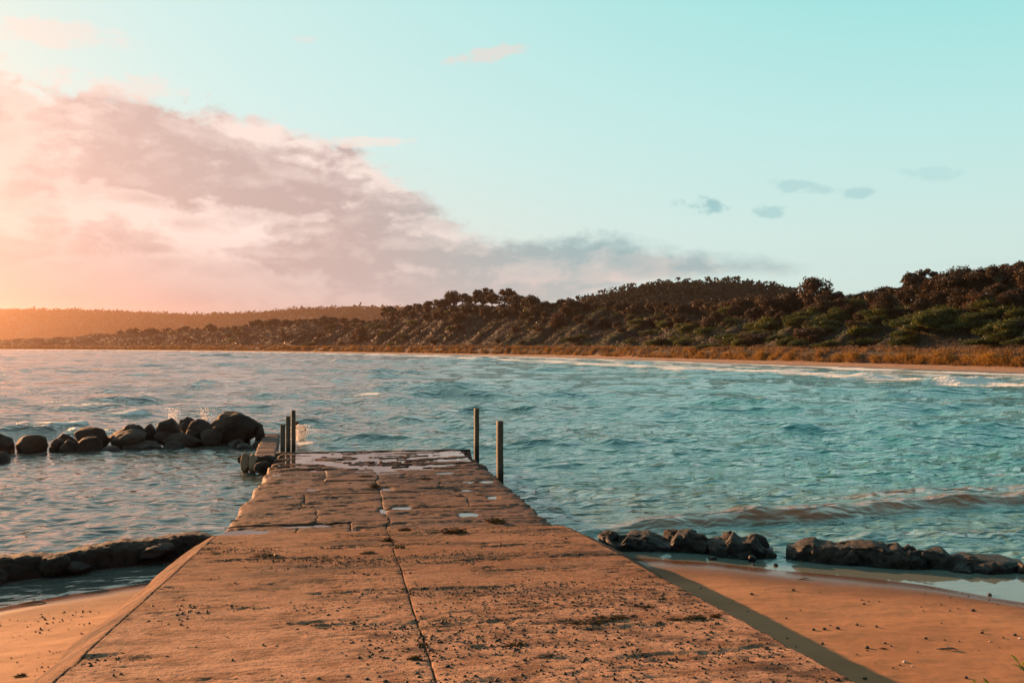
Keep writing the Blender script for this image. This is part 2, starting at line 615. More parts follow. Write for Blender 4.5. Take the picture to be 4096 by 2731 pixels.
def m_timber():
    m, t, out = new_mat('grey_timber')
    tcn = t.add('ShaderNodeTexCoord')
    O = tcn.outputs['Object']
    P = world_pos(t)
    z = t.add('ShaderNodeSeparateXYZ')
    t.link(P, z.inputs[0])
    g = t.noise(t.mapping(O, scale=(30, 30, 1.2)), 2.0, 5, 0.6)
    st = t.noise(t.mapping(O, scale=(3, 3, 0.7)), 2.0, 4, 0.6)
    col = t.mix(t.maprange(g, 0.35, 0.7), (0.15, 0.125, 0.09), (0.075, 0.065, 0.05))
    col = t.mix(t.math('MULTIPLY', t.maprange(st, 0.5, 0.75), 0.6), col, (0.20, 0.18, 0.14))
    w = t.maprange(t.math('ADD', z.outputs[2], t.math('MULTIPLY', st, 0.25)), 0.72, 0.45)
    col = t.mix(w, col, (0.035, 0.030, 0.022))
    principled(t, out, col, 0.8, 0.3, bump(t, g, 0.6, 0.006))
    return m


def m_leaf(name, c1, c2, trans=0.35, rough=0.55, use_attr=False):
    m, t, out = new_mat(name)
    if use_attr:
        col = attr(t, 'col').outputs['Color']
    else:
        oi = t.add('ShaderNodeObjectInfo')
        v = attr(t, 'tone').outputs['Fac']
        col = t.mix(v, c1, c2)
        col = t.mix(1.0, col, t.mix(oi.outputs['Random'], (0.72, 0.78, 0.8), (1.3, 1.16, 1.05)), 'MULTIPLY')
    b = t.add('ShaderNodeBsdfPrincipled')
    t.put(b.inputs['Base Color'], col)
    t.put(b.inputs['Roughness'], rough)
    t.put(b.inputs['Specular IOR Level'], 0.25)
    tr = t.add('ShaderNodeBsdfTranslucent')
    t.put(tr.inputs['Color'], t.mix(1.0, col, (1.25, 1.2, 0.8), 'MULTIPLY'))
    mx = t.add('ShaderNodeMixShader')
    mx.inputs[0].default_value = trans
    t.link(b.outputs[0], mx.inputs[1])
    t.link(tr.outputs[0], mx.inputs[2])
    t.link(mx.outputs[0], out.inputs['Surface'])
    return m


def m_plain(name, c1, c2, scale=8.0, rough=0.8, bdist=0.01, spec=0.3):
    m, t, out = new_mat(name)
    tcn = t.add('ShaderNodeTexCoord')
    oi = t.add('ShaderNodeObjectInfo')
    n = t.noise(tcn.outputs['Object'], scale, 5, 0.65)
    col = t.mix(t.maprange(n, 0.35, 0.7), c1, c2)
    col = t.mix(1.0, col, t.mix(oi.outputs['Random'], (0.7, 0.7, 0.72), (1.3, 1.25, 1.2)), 'MULTIPLY')
    principled(t, out, col, rough, spec, bump(t, n, 0.6, bdist))
    return m


M = {
    'concrete': m_concrete(),
    'sand': m_sand(),
    'far_ground': m_far_ground(),
    'sea': m_sea(),
    'puddle': m_puddle(),
    'boulder': m_rock('boulder_stone', (0.018, 0.012, 0.009), (0.052, 0.033, 0.024)),
    'rock': m_rock('wall_stone', (0.012, 0.009, 0.007), (0.045, 0.028, 0.019)),
    'paleslab': m_rock('pale_slab_stone', (0.22, 0.15, 0.10), (0.34, 0.23, 0.16)),
    'timber': m_timber(),
    'gravel': m_plain('dark_gravel', (0.022, 0.016, 0.013), (0.09, 0.058, 0.04), 20, 0.75),
    'pebble': m_plain('dark_pebble', (0.05, 0.038, 0.032), (0.13, 0.09, 0.065), 30, 0.7),
    'shell': m_plain('pale_shell', (0.62, 0.52, 0.44), (0.75, 0.66, 0.58), 30, 0.5),
    'weed': m_leaf('brown_seaweed', (0.045, 0.022, 0.008), (0.30, 0.12, 0.018), 0.25, 0.45),
    'driftwood': m_plain('driftwood', (0.22, 0.14, 0.09), (0.34, 0.23, 0.16), 12, 0.85),
    'green': m_leaf('green_scrub_leaf', (0.020, 0.030, 0.007), (0.085, 0.098, 0.020), 0.40, 0.45),
    'brown': m_leaf('brown_scrub_leaf', (0.030, 0.018, 0.011), (0.080, 0.044, 0.024), 0.30, 0.6),
    'treeleaf': m_leaf('dark_tree_leaf', (0.022, 0.016, 0.010), (0.060, 0.036, 0.020), 0.30, 0.6),
    'bark': m_plain('grey_bark', (0.07, 0.05, 0.035), (0.16, 0.115, 0.085), 6, 0.9),
    'scrub': m_leaf('scrub_cover', None, None, 0.35, 0.6, True),
    'grass': m_leaf('dune_grass_blade', None, None, 0.35, 0.6, True),
    'forest': m_leaf('far_forest_leaf', None, None, 0.08, 1.0, True),
    'plant': m_leaf('beach_plant_leaf', (0.05, 0.11, 0.012), (0.22, 0.24, 0.03), 0.4, 0.35),
    'foam': m_plain('sea_foam', (0.78, 0.76, 0.73), (0.86, 0.83, 0.80), 12, 0.45),
}

# ------------------------------------------------------------------ far shoreline
SH = np.array([(60, -60), (66, -20), (69, 20), (66, 50), (61, 78), (54, 105), (46.9, 130), (36.6, 160), (20.6, 210), (0, 265), (-40.8, 338),
               (-111, 441), (-212, 553), (-320, 640), (-470, 735), (-680, 840)], float)


def catmull(P, n):
    out = []
    for i in range(len(P) - 1):
        p0 = P[max(i - 1, 0)]; p1 = P[i]; p2 = P[i + 1]; p3 = P[min(i + 2, len(P) - 1)]
        tt = np.linspace(0, 1, n, endpoint=False)[:, None]
        out.append(0.5 * ((2 * p1) + (-p0 + p2) * tt + (2 * p0 - 5 * p1 + 4 * p2 - p3) * tt ** 2 + (-p0 + 3 * p1 - 3 * p2 + p3) * tt ** 3))
    out.append(P[-1:])
    return np.concatenate(out)


SHC = catmull(SH, 12)
_seg = np.diff(SHC, axis=0)
SHS = np.concatenate([[0], np.cumsum(np.hypot(_seg[:, 0], _seg[:, 1]))])
SLEN = SHS[-1]


def shore_pt(s):
    return np.interp(s, SHS, SHC[:, 0]), np.interp(s, SHS, SHC[:, 1])


def shore_nrm(s):
    x0, y0 = shore_pt(s - 12.0); x1, y1 = shore_pt(s + 12.0)
    tx, ty = x1 - x0, y1 - y0
    L = np.hypot(tx, ty)
    return ty / L, -tx / L          # inland


def shore_dist(x, y):
    """signed distance to the shoreline, + inland"""
    x = x.ravel(); y = y.ravel()
    best = np.full(x.shape, 1e18); sign = np.ones(x.shape)
    for i in range(0, len(SHC) - 1, 3):
        p = SHC[i]; q = SHC[min(i + 3, len(SHC) - 1)]
        d = q - p; L2 = d @ d
        u = np.clip(((x - p[0]) * d[0] + (y - p[1]) * d[1]) / L2, 0, 1)
        ex = x - p[0] - u * d[0]; ey = y - p[1] - u * d[1]
        dd = ex * ex + ey * ey
        k = dd < best
        best[k] = dd[k]
        sg = np.sign(ex * d[1] - ey * d[0])
        sign[k] = sg[k]
    return np.sqrt(best) * sign


# ------------------------------------------------------------------ sea
def build_sea():
    rows = [9.5]
    while rows[-1] < 700:
        d = rows[-1]
        rows.append(d + min(max(d * d / 3045 * 0.55, 0.035), 1.1))
    rows = np.array(rows)
    az_ = np.linspace(R(-38), R(37), 590)
    Y = np.repeat(rows[:, None], len(az_), 1)
    X = Y * np.tan(az_)[None, :]
    dr = np.gradient(rows)[:, None] * np.ones_like(X)
    a, b = jab(X, Y)
    # zones
    yb = np.interp(X, [-60, -16, -14.2, -8, -5.6], [24, 27, 28, 31, 34])
    lagoon = sstep(1.2, -1.0, b) * sstep(-1.2, 0.4, yb - Y)
    wall_y = np.interp(X, [-30, -6.5, -4.2, -3], [6, 12.9, 14.9, 15])
    lpool = sstep(0.5, -0.2, Y - wall_y) * (X < 0)
    rock_y = np.interp(X, [0, 1, 4.5, 7.2, 12], [15.2, 15.0, 13.9, 13.3, 12.6])
    rpool = sstep(0.5, -0.4, Y - rock_y) * (X > 0.2)
    rnear = sstep(34, 20, Y) * sstep(4.0, 5.5, b)
    t = shore_dist(X, Y).reshape(X.shape)
    shoal = sstep(1.0, -22, t)
    openw = (1 - lagoon) * (1 - lpool) * (1 - rpool)
    rng = np.random.default_rng(11)
    Zs = np.zeros_like(X); DX = np.zeros_like(X); DY = np.zeros_like(X); fold = np.zeros_like(X)
    N = 78
    gust = 0.75 + 0.5 * fbm(X / 22, Y / 30, 2)
    for i in range(N):
        lam = 0.34 * (15 / 0.34) ** ((i + rng.random()) / N)
        spread = 0.45 + 0.5 * (1 - i / N)
        th = R(-70) + rng.normal(0, spread)
        kx, ky = math.cos(th), math.sin(th)
        k = 2 * math.pi / lam
        steep = 0.033 if lam < 3.0 else (0.028 if lam < 7 else 0.022)
        A = steep * lam / (2 * math.pi)
        ph = rng.uniform(0, 6.283)
        w = sstep(1.6, 3.4, lam / dr)
        lag_amt = 1.7 if lam < 0.75 else (0.5 if lam < 1.1 else 0.0)
        rn_amt = 1.05 if lam < 1.6 else 0.28
        z_open = (1 - rnear) + rnear * rn_amt
        amt = w * gust * (openw * z_open * (0.3 + 0.7 * shoal) + lagoon * (1 - lpool) * lag_amt + lpool * (0.16 if lam < 0.7 else 0) + rpool * (0.02 if lam < 0.7 else 0))
        arg = k * (kx * X + ky * Y) + ph + 1.3 * perlin(X / (lam * 4) + i, Y / (lam * 4) - i)
        s_, c_ = np.sin(arg), np.cos(arg)
        Zs += amt * A * c_
        DX -= amt * A * kx * s_ * 1.1
        DY -= amt * A * ky * s_ * 1.1
        fold += amt * A * k * c_
    # breakers by the right hand beach
    foam = np.zeros_like(X)

    brown = np.zeros_like(X)

    def ridge(p, q, hgt, wf, wb, fm, x0, x1, wig=0.25, seed=0.0, tb=0.0):
        nonlocal Zs, foam, brown
        p = np.array(p, float); q = np.array(q, float)
        d = (q - p) / np.linalg.norm(q - p); n = np.array([-d[1], d[0]])
        if n[1] < 0: n = -n
        m = 4 * wb + 2.0
        i0, i1 = np.searchsorted(rows, [min(p[1], q[1]) - m - 4, max(p[1], q[1]) + m + 4])
        i1 = max(i1, i0 + 1)
        Xs, Ys = X[i0:i1], Y[i0:i1]
        u = (Xs - p[0]) * d[0] + (Ys - p[1]) * d[1]
        v = (Xs - p[0]) * n[0] + (Ys - p[1]) * n[1] - wig * 2.2 * perlin(u / 3.1 + seed, u * 0 + seed)
        L = np.linalg.norm(q - p)
        tap = sstep(x0, x0 + 0.35 * L, u) * sstep(x1, x1 - 0.2 * L, u)
        tap = tap * (0.9 + (0.25 if tb else 0.45) * perlin(u / 1.7 + 5 * seed, u * 0 + 2.0))
        prof = np.where(v < 0, np.exp(-(v / wf) ** 2), np.exp(-(v / wb) ** 2))
        Zs[i0:i1] += hgt * tap * prof
        if tb:
            brown[i0:i1] = np.maximum(brown[i0:i1], tb * np.clip(tap, 0, 1) * np.exp(-((v + wf * 0.5) / (wf * 1.1)) ** 2))
        foam[i0:i1] = np.maximum(foam[i0:i1], fm * tap * np.exp(-((v + wf * 0.2) / (wf * 1.0)) ** 2))

    ridge((1.0, 16.2), (11.5, 20.1), 0.20, 0.34, 0.9, 0.25, -1.0, 20, wig=0.12, seed=1.0, tb=1.0)
    ridge((4.5, 18.9), (12.5, 21.6), 0.11, 0.32, 0.8, 0.15, 0.5, 14, wig=0.12, seed=2.0, tb=0.7)
    ridge((4.0, 15.6), (9.5, 16.6), 0.06, 0.25, 0.6, 0.3, 0, 6, seed=3.0, tb=0.3)
    # breaking crests outside the boulders
    for (px, py, L, h, fm) in [(50, 426, 3.0, 0.20, 0.95), (118, 412, 3.4, 0.22, 1.0), (155, 430, 2.0, 0.14, 0.8), (198, 410, 1.6, 0.16, 0.6),
                               (20, 428, 2.5, 0.2, 0.8), (90, 428, 1.8, 0.16, 0.6)]:
        x, y = unproj(px, py, 0.15)
        ridge((x - L / 2, y - L * 0.16), (x + L / 2, y + L * 0.16), h, 0.4, 0.9, fm, -0.2, L + 0.2, seed=px * 0.1)
    # wave behind the jetty end
    ridge((-5.2, 28.6), (3.0, 30.2), 0.20, 0.6, 1.3, 0.1, -0.3, 10, seed=8.0)
    # steeper seas farther out, some breaking
    for (px, py, L, h, fm) in [(1010, 389, 16, 0.55, 1.0), (640, 372, 14, 0.6, 0.9), (655, 379, 10, 0.4, 0.4), (765, 386, 9, 0.55, 0.35), (835, 392, 10, 0.3, 0.1),
                               (570, 371, 16, 0.5, 0.7), (540, 383, 12, 0.6, 0.3), (430, 388, 10, 0.6, 0.3), (440, 397, 9, 0.55, 0.1), (480, 404, 7, 0.4, 0.1),
                               (350, 377, 12, 0.5, 0.5), (280, 371, 16, 0.5, 0.6), (205, 384, 10, 0.45, 0.6), (150, 376, 14, 0.4, 0.3), (90, 372, 14, 0.4, 0.3),
                               (330, 362, 22, 0.5, 0.8), (420, 362, 24, 0.55, 0.8), (240, 365, 20, 0.5, 0.5), (700, 377, 12, 0.4, 0.5), (895, 383, 14, 0.35, 0.9),
                               (590, 396, 8, 0.4, 0.0), (690, 402, 8, 0.3, 0.0), (250, 396, 8, 0.35, 0.2), (60, 392, 9, 0.35, 0.2), (500, 366, 18, 0.5, 0.7)]:
        x, y = unproj(px, py, 0.0)
        ridge((x - L / 2, y - L * 0.05), (x + L / 2, y + L * 0.12), h * (0.7 if px < 480 else 0.42), 0.5 + y / 190, 1.2 + y / 90, fm, -0.2, L + 0.2, wig=0.5, seed=px * 0.07)
    # many small seas, a few of them tipping over
    r2 = np.random.default_rng(23)
    for i in range(110):
        py = 353 + 62 * r2.random() ** 1.5; px = r2.uniform(-20, 1040)
        x, y = unproj(px, py, 0.0)
        if float(shore_dist(np.array([x]), np.array([y]))[0]) > -14:
            continue
        L = r2.uniform(2.5, 5.5) * (0.7 + y / 140)
        ridge((x - L / 2, y - L * r2.uniform(0.0, 0.12)), (x + L / 2, y + L * r2.uniform(0.05, 0.22)), r2.uniform(0.10, 0.26) * (0.8 + y / 220) * (1.0 if px < 520 else 0.6), 0.4 + y / 260, 0.9 + y / 110,
              r2.choice([0.0, 0.0, 0.35, 0.8]) if px < 620 else r2.choice([0.0, 0.0, 0.0, 0.5]), -0.2, L + 0.2, wig=0.35, seed=i * 1.37)
    # surf on the far beach
    un = fbm(X / 16, Y / 16, 3)
    tw = t + 7 * un
    surf = np.zeros_like(X)
    for c, wd, st in ((-2.5, 5.0, 1.15), (-12, 4.5, 0.95), (-23, 5.5, 1.2), (-40, 4.0, 0.5), (-58, 4.0, 0.25)):
        surf = np.maximum(surf, st * np.exp(-((tw - c) / wd) ** 2))
    surf = np.maximum(surf, 0.40 * sstep(-45, -4, tw))
    foam = np.maximum(foam, surf * (0.9 + 0.5 * fbm(X / 5, Y / 5, 3)))
    Zs += 0.10 * np.exp(-((tw + 14) / 1.6) ** 2) + 0.14 * np.exp(-((tw + 24) / 2.2) ** 2)
    # whitecaps where crests pinch
    caps = sstep(0.78, 1.25, fold) * openw * (1 - rnear)
    foam = np.maximum(foam, caps * 0.7)
    # foam lace against rocks and jetty tip
    foam = np.maximum(foam, 0.34 * rnear * (1 - rpool) * sstep(17.0, 14.4, Y) * sstep(3.5, 8, X))
    foam = np.maximum(foam, 0.8 * np.exp(-(((X + 6.5) / 1.6) ** 2 + ((Y - 31.3) / 0.9) ** 2)))
    foam = np.maximum(foam, 0.85 * np.exp(-(((X + 6.9) / 0.9) ** 2 + ((Y - 34.2) / 0.9) ** 2)))
    turb = np.maximum(brown, 0.12 * rnear * sstep(23, 19.5, Y))
    turb = np.maximum(turb, 0.16 * np.exp(-((Y - yb - 2.0) / 2.5) ** 2) * sstep(-4, -8, X))
    turb = np.maximum(turb, 0.15 * sstep(-60, -5, t))
    turb = np.maximum(turb, 0.3 * rpool)
    turb = np.maximum(turb, 0.03 * lagoon)
    calm = np.maximum(np.maximum(rpool, 0.75 * lpool), 0.45 * lagoon)
    Zs = Zs * (0.15 + 0.85 * sstep(3, -8, t))
    Zs -= 0.6 * sstep(6, 16, t)
    o = grid_obj('sea', X + DX, Y + DY, Zs, M['sea'], attrs={'foam': foam, 'turbid': turb, 'calm': calm, 'teal': sstep(-14, 12, X + 0.02 * Y) * (1 - lagoon)})
    tag(o, 'choppy teal sea of the bay', None, kind='structure')
    return o


sea = build_sea()

# ground under everything, out past the horizon
def build_ground():
    xs = np.linspace(-2500, 2500, 21); ys = np.linspace(-600, 3600, 21)
    X, Y = np.meshgrid(xs, ys)
    o = grid_obj('seabed', X, Y, np.full_like(X, -1.9), M['far_ground'], attrs={'inland': np.full_like(X, 3.0)})
    tag(o, kind='structure')


build_ground()

# ------------------------------------------------------------------ far beach and dunes
# crest of the planted dunes as seen: frame column -> height above the horizon in pixels (trees included)
CREST = np.array([(-200, 3), (0, 8), (60, 11), (130, 16), (200, 19), (260, 24), (305, 28), (350, 26), (372, 26), (385, 36), (410, 40), (450, 50), (480, 53), (520, 50), (560, 45),
                  (600, 43), (640, 42), (700, 44), (740, 46), (784, 50), (860, 54), (900, 62), (940, 70), (1024, 82), (1200, 90)], float)
T_GRASS0, T_GRASS1, T_CREST = 11.5, 19.0, 46.0


def build_dunes():
    s = np.concatenate([np.linspace(60, 260, 210, endpoint=False), np.linspace(260, 560, 200, endpoint=False), np.linspace(560, SLEN - 5, 120)])
    t = np.concatenate([[-40, -20, -8], np.linspace(-3, 22, 46), np.linspace(22.8, 60, 60), np.linspace(62, 150, 24)])
    S, T = np.meshgrid(s, t, indexing='ij')
    px, py = shore_pt(S); nx, ny = shore_nrm(S)
    X = px + nx * T; Y = py + ny * T
    return S, T, X, Y


def crest_height(s):
    px, py = shore_pt(s); nx, ny = shore_nrm(s)
    x = px + nx * T_CREST; y = py + ny * T_CREST
    y = np.maximum(y, 20)
    col = 512 + F * x / y
    up = np.interp(col, CREST[:, 0], CREST[:, 1])
    z = CAM_Z + up * y / F
    tree = np.interp(col, [0, 300, 380, 450, 700, 1024], [3.5, 4.0, 4.5, 5.5, 4.5, 5.0])
    z = z - tree
    z = np.where((col > 1100) | (y < 60), 12.0, z)
    return np.maximum(z, 3.5)


_cs = np.linspace(0, SLEN, 400)
_cz = crest_height(_cs)
_ker = np.hanning(15); _ker /= _ker.sum()
_cz = np.convolve(np.pad(_cz, 7, mode='edge'), _ker, 'valid')


def dune_z(S, T):
    """height of the far shore at arc length S, inland distance T"""
    Hc = np.interp(S, _cs, _cz)
    wob = 1.2 * fbm(S / 9, S * 0 + 3.3, 3)
    Tg = T + wob
    beach = np.where(T < 0, T * 0.045, 0.32 * sstep(0, 12, T) + 0.05 * fbm(S / 6, T / 2.0, 3) * sstep(1, 5, T))
    scarp = 1.65 * sstep(T_GRASS0 + 0.4, T_GRASS0 + 2.4, Tg) + 0.25 * sstep(T_GRASS0 + 2, T_GRASS1, Tg)
    u = np.clip((T - T_GRASS1 + 1) / (T_CREST - T_GRASS1), 0, 1)
    slope = (Hc - 2.2) * (0.75 * u + 0.25 * u * u * (3 - 2 * u))
    # wind-combed ridges that climb the slope
    r1 = fbm((S - 0.3 * T) / 5.0, (T + 0.3 * S) / 24.0, 3)
    r2 = fbm((S - 0.3 * T) / 13.0 + 8, (T + 0.3 * S) / 45.0, 2)
    k = sstep(18, 24, T) * sstep(70, 44, T)
    z = beach + scarp + slope + k * (2.8 * r1 + 2.2 * r2)
    z = z + sstep(T_CREST, 150, T) * (-3.0)
    return z


def dune_point(s, t):
    px, py = shore_pt(s); nx, ny = shore_nrm(s)
    return px + nx * t, py + ny * t, dune_z(s, t)


S_, T_, X_, Y_ = build_dunes()
Z_ = dune_z(S_, T_)
far_shore = grid_obj('dunes', X_, Y_, Z_, M['far_ground'], attrs={'inland': T_}, flip=True)
tag(far_shore, kind='structure')


# ------------------------------------------------------------------ leaf clouds
def leaf_quads(P, Nrm, size, rng, aspect=1.6, spread=0.9):
    """one small quad per point, facing roughly along Nrm"""
    n = len(P)
    d = Nrm + rng.normal(0, 1.0, (n, 3)) * (spread if np.isscalar(spread) else spread[:, None])
    d /= np.linalg.norm(d, axis=1)[:, None] + 1e-9
    r = rng.normal(0, 1, (n, 3))
    u = np.cross(d, r); u /= np.linalg.norm(u, axis=1)[:, None] + 1e-9
    v = np.cross(d, u)
    sz = (size * rng.uniform(0.6, 1.35, n))[:, None] if np.isscalar(size) else (size * rng.uniform(0.6, 1.35, n))[:, None]
    u = u * sz * 0.5 * aspect; v = v * sz * 0.5
    V = np.stack([P - u, P - v * 0.9, P + u, P + v * 0.9], 1).reshape(-1, 3)
    Fq = np.arange(4 * n).reshape(n, 4)
    return V, Fq


def blob_points(rng, lumps, n, shell=0.55):
    """points through ellipsoid lumps (cx,cy,cz,rx,ry,rz), denser near the skin"""
    lumps = np.array(lumps, float)
    w = (lumps[:, 3] * lumps[:, 4] * lumps[:, 5]) ** 0.67
    idx = rng.choice(len(lumps), n, p=w / w.sum())
    d = rng.normal(0, 1, (n, 3)); d /= np.linalg.norm(d, axis=1)[:, None]
    r = rng.uniform(shell, 1.06, n)
    r = np.where(rng.random(n) < 0.16, rng.uniform(1.0, 1.5, n), r)[:, None]     # loose sprigs break the outline
    L = lumps[idx]
    P = L[:, :3] + d * L[:, 3:] * r
    Nn = d / L[:, 3:]
    Nn /= np.linalg.norm(Nn, axis=1)[:, None]
    return P, Nn, idx


def foliage_mesh(name, lumps, n, leaf, seed, shell=0.55, aspect=1.6, spread=0.9, floor=None, mat=None, lean=0.0):
    rng = np.random.default_rng(seed)
    P, Nn, idx = blob_points(rng, lumps, n, shell)
    if floor is not None:
        k = P[:, 2] > floor
        P, Nn, idx = P[k], Nn[k], idx[k]
    Nn = Nn + np.array([0, 0, 0.25])
    V, Fq = leaf_quads(P, Nn, leaf, rng, aspect, spread)
    lt = rng.random(len(lumps))[idx] * 0.5 + rng.random(len(P)) * 0.5
    me = np_mesh(name, V, Fq, smooth=False, attrs={'tone': np.repeat(lt, 4)})
    me.materials.append(mat)
    return me


def tube(path, rad, sides=6):
    """swept tube; path (n,3), rad (n)"""
    path = np.asarray(path, float); n = len(path)
    tang = np.gradient(path, axis=0); tang /= np.linalg.norm(tang, axis=1)[:, None] + 1e-9
    ref = np.where(np.abs(tang[:, 2:3]) > 0.9, np.array([[1.0, 0, 0]]), np.array([[0, 0, 1.0]]))
    u = np.cross(tang, ref); u /= np.linalg.norm(u, axis=1)[:, None] + 1e-9
    v = np.cross(tang, u)
    an = np.linspace(0, 2 * np.pi, sides, endpoint=False)
    ring = path[:, None, :] + np.asarray(rad)[:, None, None] * (np.cos(an)[None, :, None] * u[:, None, :] + np.sin(an)[None, :, None] * v[:, None, :])
    V = ring.reshape(-1, 3)
    Fq = []
    for i in range(n - 1):
        for j in range(sides):
            k = (j + 1) % sides
            Fq.append((i * sides + j, i * sides + k, (i + 1) * sides + k, (i + 1) * sides + j))
    return V, np.array(Fq)


def join_parts(parts):
    Vs, Fs, o = [], [], 0
    for V, Fq in parts:
        Vs.append(V); Fs.append(Fq + o); o += len(V)
    return np.concatenate(Vs), np.concatenate(Fs)


# ------------------------------------------------------------------ scrub cover on the dunes (nobody could count it)
def build_scrub():
    rng = np.random.default_rng(5)
    n = 150000
    # more of it where the dunes are near
    s = 60 + (SLEN - 70) * rng.random(n) ** 1.35
    t = rng.uniform(17.5, 62, n)
    x, y, z = dune_point(s, t)
    keep = (y > 40) & (np.abs(x / y) < 0.72)
    s, t, x, y, z = s[keep], t[keep], x[keep], y[keep], z[keep]
    n = len(s)
    u = (s - 0.3 * t); v = (t + 0.3 * s)
    p = fbm(u / 9 + 4, v / 30, 3)
    q = fbm(u / 4.0 - 9, v / 14.0, 3)
    h = np.clip(0.35 + 0.9 * np.clip(q + 0.15, 0, 1), 0.1, 1.5)
    hh = h * rng.random(n) ** 0.5
    rr = fbm((s - 0.3 * t) / 5.0, (t + 0.3 * s) / 24.0, 3)
    green = sstep(0.0, 0.16, rr + 0.5 * p) * sstep(-80, 80, 400 - s)
    dry = sstep(-0.22, -0.34, p) * (1 - green) * sstep(420, 300, s)
    cg = np.array([0.052, 0.066, 0.014]); cb = np.array([0.022, 0.013, 0.008]); cd = np.array([0.058, 0.034, 0.021])
    col = cb[None] * (1 - green[:, None]) + cg[None] * green[:, None]
    col = col * (1 - dry[:, None]) + cd[None] * dry[:, None]
    col = col * rng.uniform(0.6, 1.25, (n, 1)) ** np.where(s > 330, 0.5, 1.0)[:, None]
    d = np.hypot(x, y)
    size = np.clip(0.24 * d / 150, 0.2, 0.7)
    P = np.stack([x, y, z + hh], 1)
    e = 0.8
    A1 = np.stack(dune_point(s + e, t), 1) - np.stack(dune_point(s - e, t), 1)
    A2 = np.stack(dune_point(s, t + e), 1) - np.stack(dune_point(s, t - e), 1)
    Nn = np.cross(A2, A1); Nn /= np.linalg.norm(Nn, axis=1)[:, None]
    Nn[Nn[:, 2] < 0] *= -1
    V, Fq = leaf_quads(P, Nn, size, rng, 1.7, np.where(s > 330, 0.28, 0.5))
    me = np_mesh('dune_scrub', V, Fq, smooth=False, attrs={'col': np.repeat(col, 4, 0)})
    o = mobj('dune_scrub', me, M['scrub'])
    tag(o, 'low brown and green scrub matting the dune slopes', 'scrub', kind='stuff')


build_scrub()


# ------------------------------------------------------------------ grassy bank above the far beach
def blades(base, tip_dir, length, width, droop, rng):
    """bent 2-segment blades: base (n,3), tip_dir (n,3) unit"""
    n = len(base)
    side = np.cross(tip_dir, rng.normal(0, 1, (n, 3)))
    side /= np.linalg.norm(side, axis=1)[:, None] + 1e-9
    w = (np.asarray(width) * np.ones(n))[:, None] * side
    L = (np.asarray(length) * np.ones(n))[:, None]
    mid = base + tip_dir * L * 0.55
    out = tip_dir * np.array([1, 1, 0.0]); out /= np.linalg.norm(out, axis=1)[:, None] + 1e-6
    tip = mid + (tip_dir * (1 - droop[:, None]) + (out - np.array([0, 0, 0.7])) * droop[:, None]) * L * 0.5
    V = np.stack([base - w, base + w, mid + w * 0.8, mid - w * 0.8, tip], 1).reshape(-1, 3)
    i = np.arange(n) * 5
    F3 = np.concatenate([np.stack([i, i + 1, i + 2], 1), np.stack([i, i + 2, i + 3], 1), np.stack([i + 3, i + 2, i + 4], 1)])
    return V, F3


def build_grass():
    rng = np.random.default_rng(9)
    nt = 3900
    st = 60 + (SLEN - 120) * rng.random(nt) ** 1.5
    tt = T_GRASS0 + 0.5 + (T_GRASS1 - T_GRASS0) * rng.random(nt) ** 1.8
    nb = 26
    s = np.repeat(st, nb) + rng.normal(0, 0.32, nt * nb)
    t = np.repeat(tt, nb) + rng.normal(0, 0.3, nt * nb)
    x, y, z = dune_point(s, t)
    tone = np.repeat(rng.random(nt), nb)
    front = sstep(T_GRASS0 + 4.0, T_GRASS0 + 1.5, t)
    n = len(s)
    d = np.hypot(x, y)
    wind = np.array([0.55, -0.15, 0.0])
    td = np.stack([rng.normal(0, 0.38, n), rng.normal(0, 0.38, n), np.ones(n)], 1) + wind
    nx, ny = shore_nrm(s)
    td[:, 0] -= nx * 0.9 * front; td[:, 1] -= ny * 0.9 * front
    td /= np.linalg.norm(td, axis=1)[:, None]
    L = rng.uniform(0.85, 1.5, n)
    V, F3 = blades(np.stack([x, y, z - 0.05], 1), td, L, np.clip(0.018 * d / 110, 0.016, 0.07), rng.uniform(0.2, 0.9, n), rng)
    c0 = np.array([0.155, 0.088, 0.050]); c1 = np.array([0.26, 0.140, 0.032]); c2 = np.array([0.085, 0.050, 0.032])
    yel = front[:, None] * sstep(0.45, 0.75, tone)[:, None]
    col = c0 * (1 - yel) + c1 * yel
    dk = sstep(0.4, 0.1, tone)[:, None]
    col = col * (1 - dk) + c2 * dk
    col = col * rng.uniform(0.65, 1.3, (n, 1))
    me = np_mesh('dune_grass', V, F3, smooth=False, attrs={'col': np.repeat(col, 5, 0)})
    o = mobj('dune_grass', me, M['grass'])
    tag(o, 'dry brown grass along the bank behind the far beach', 'grass', kind='stuff')


build_grass()


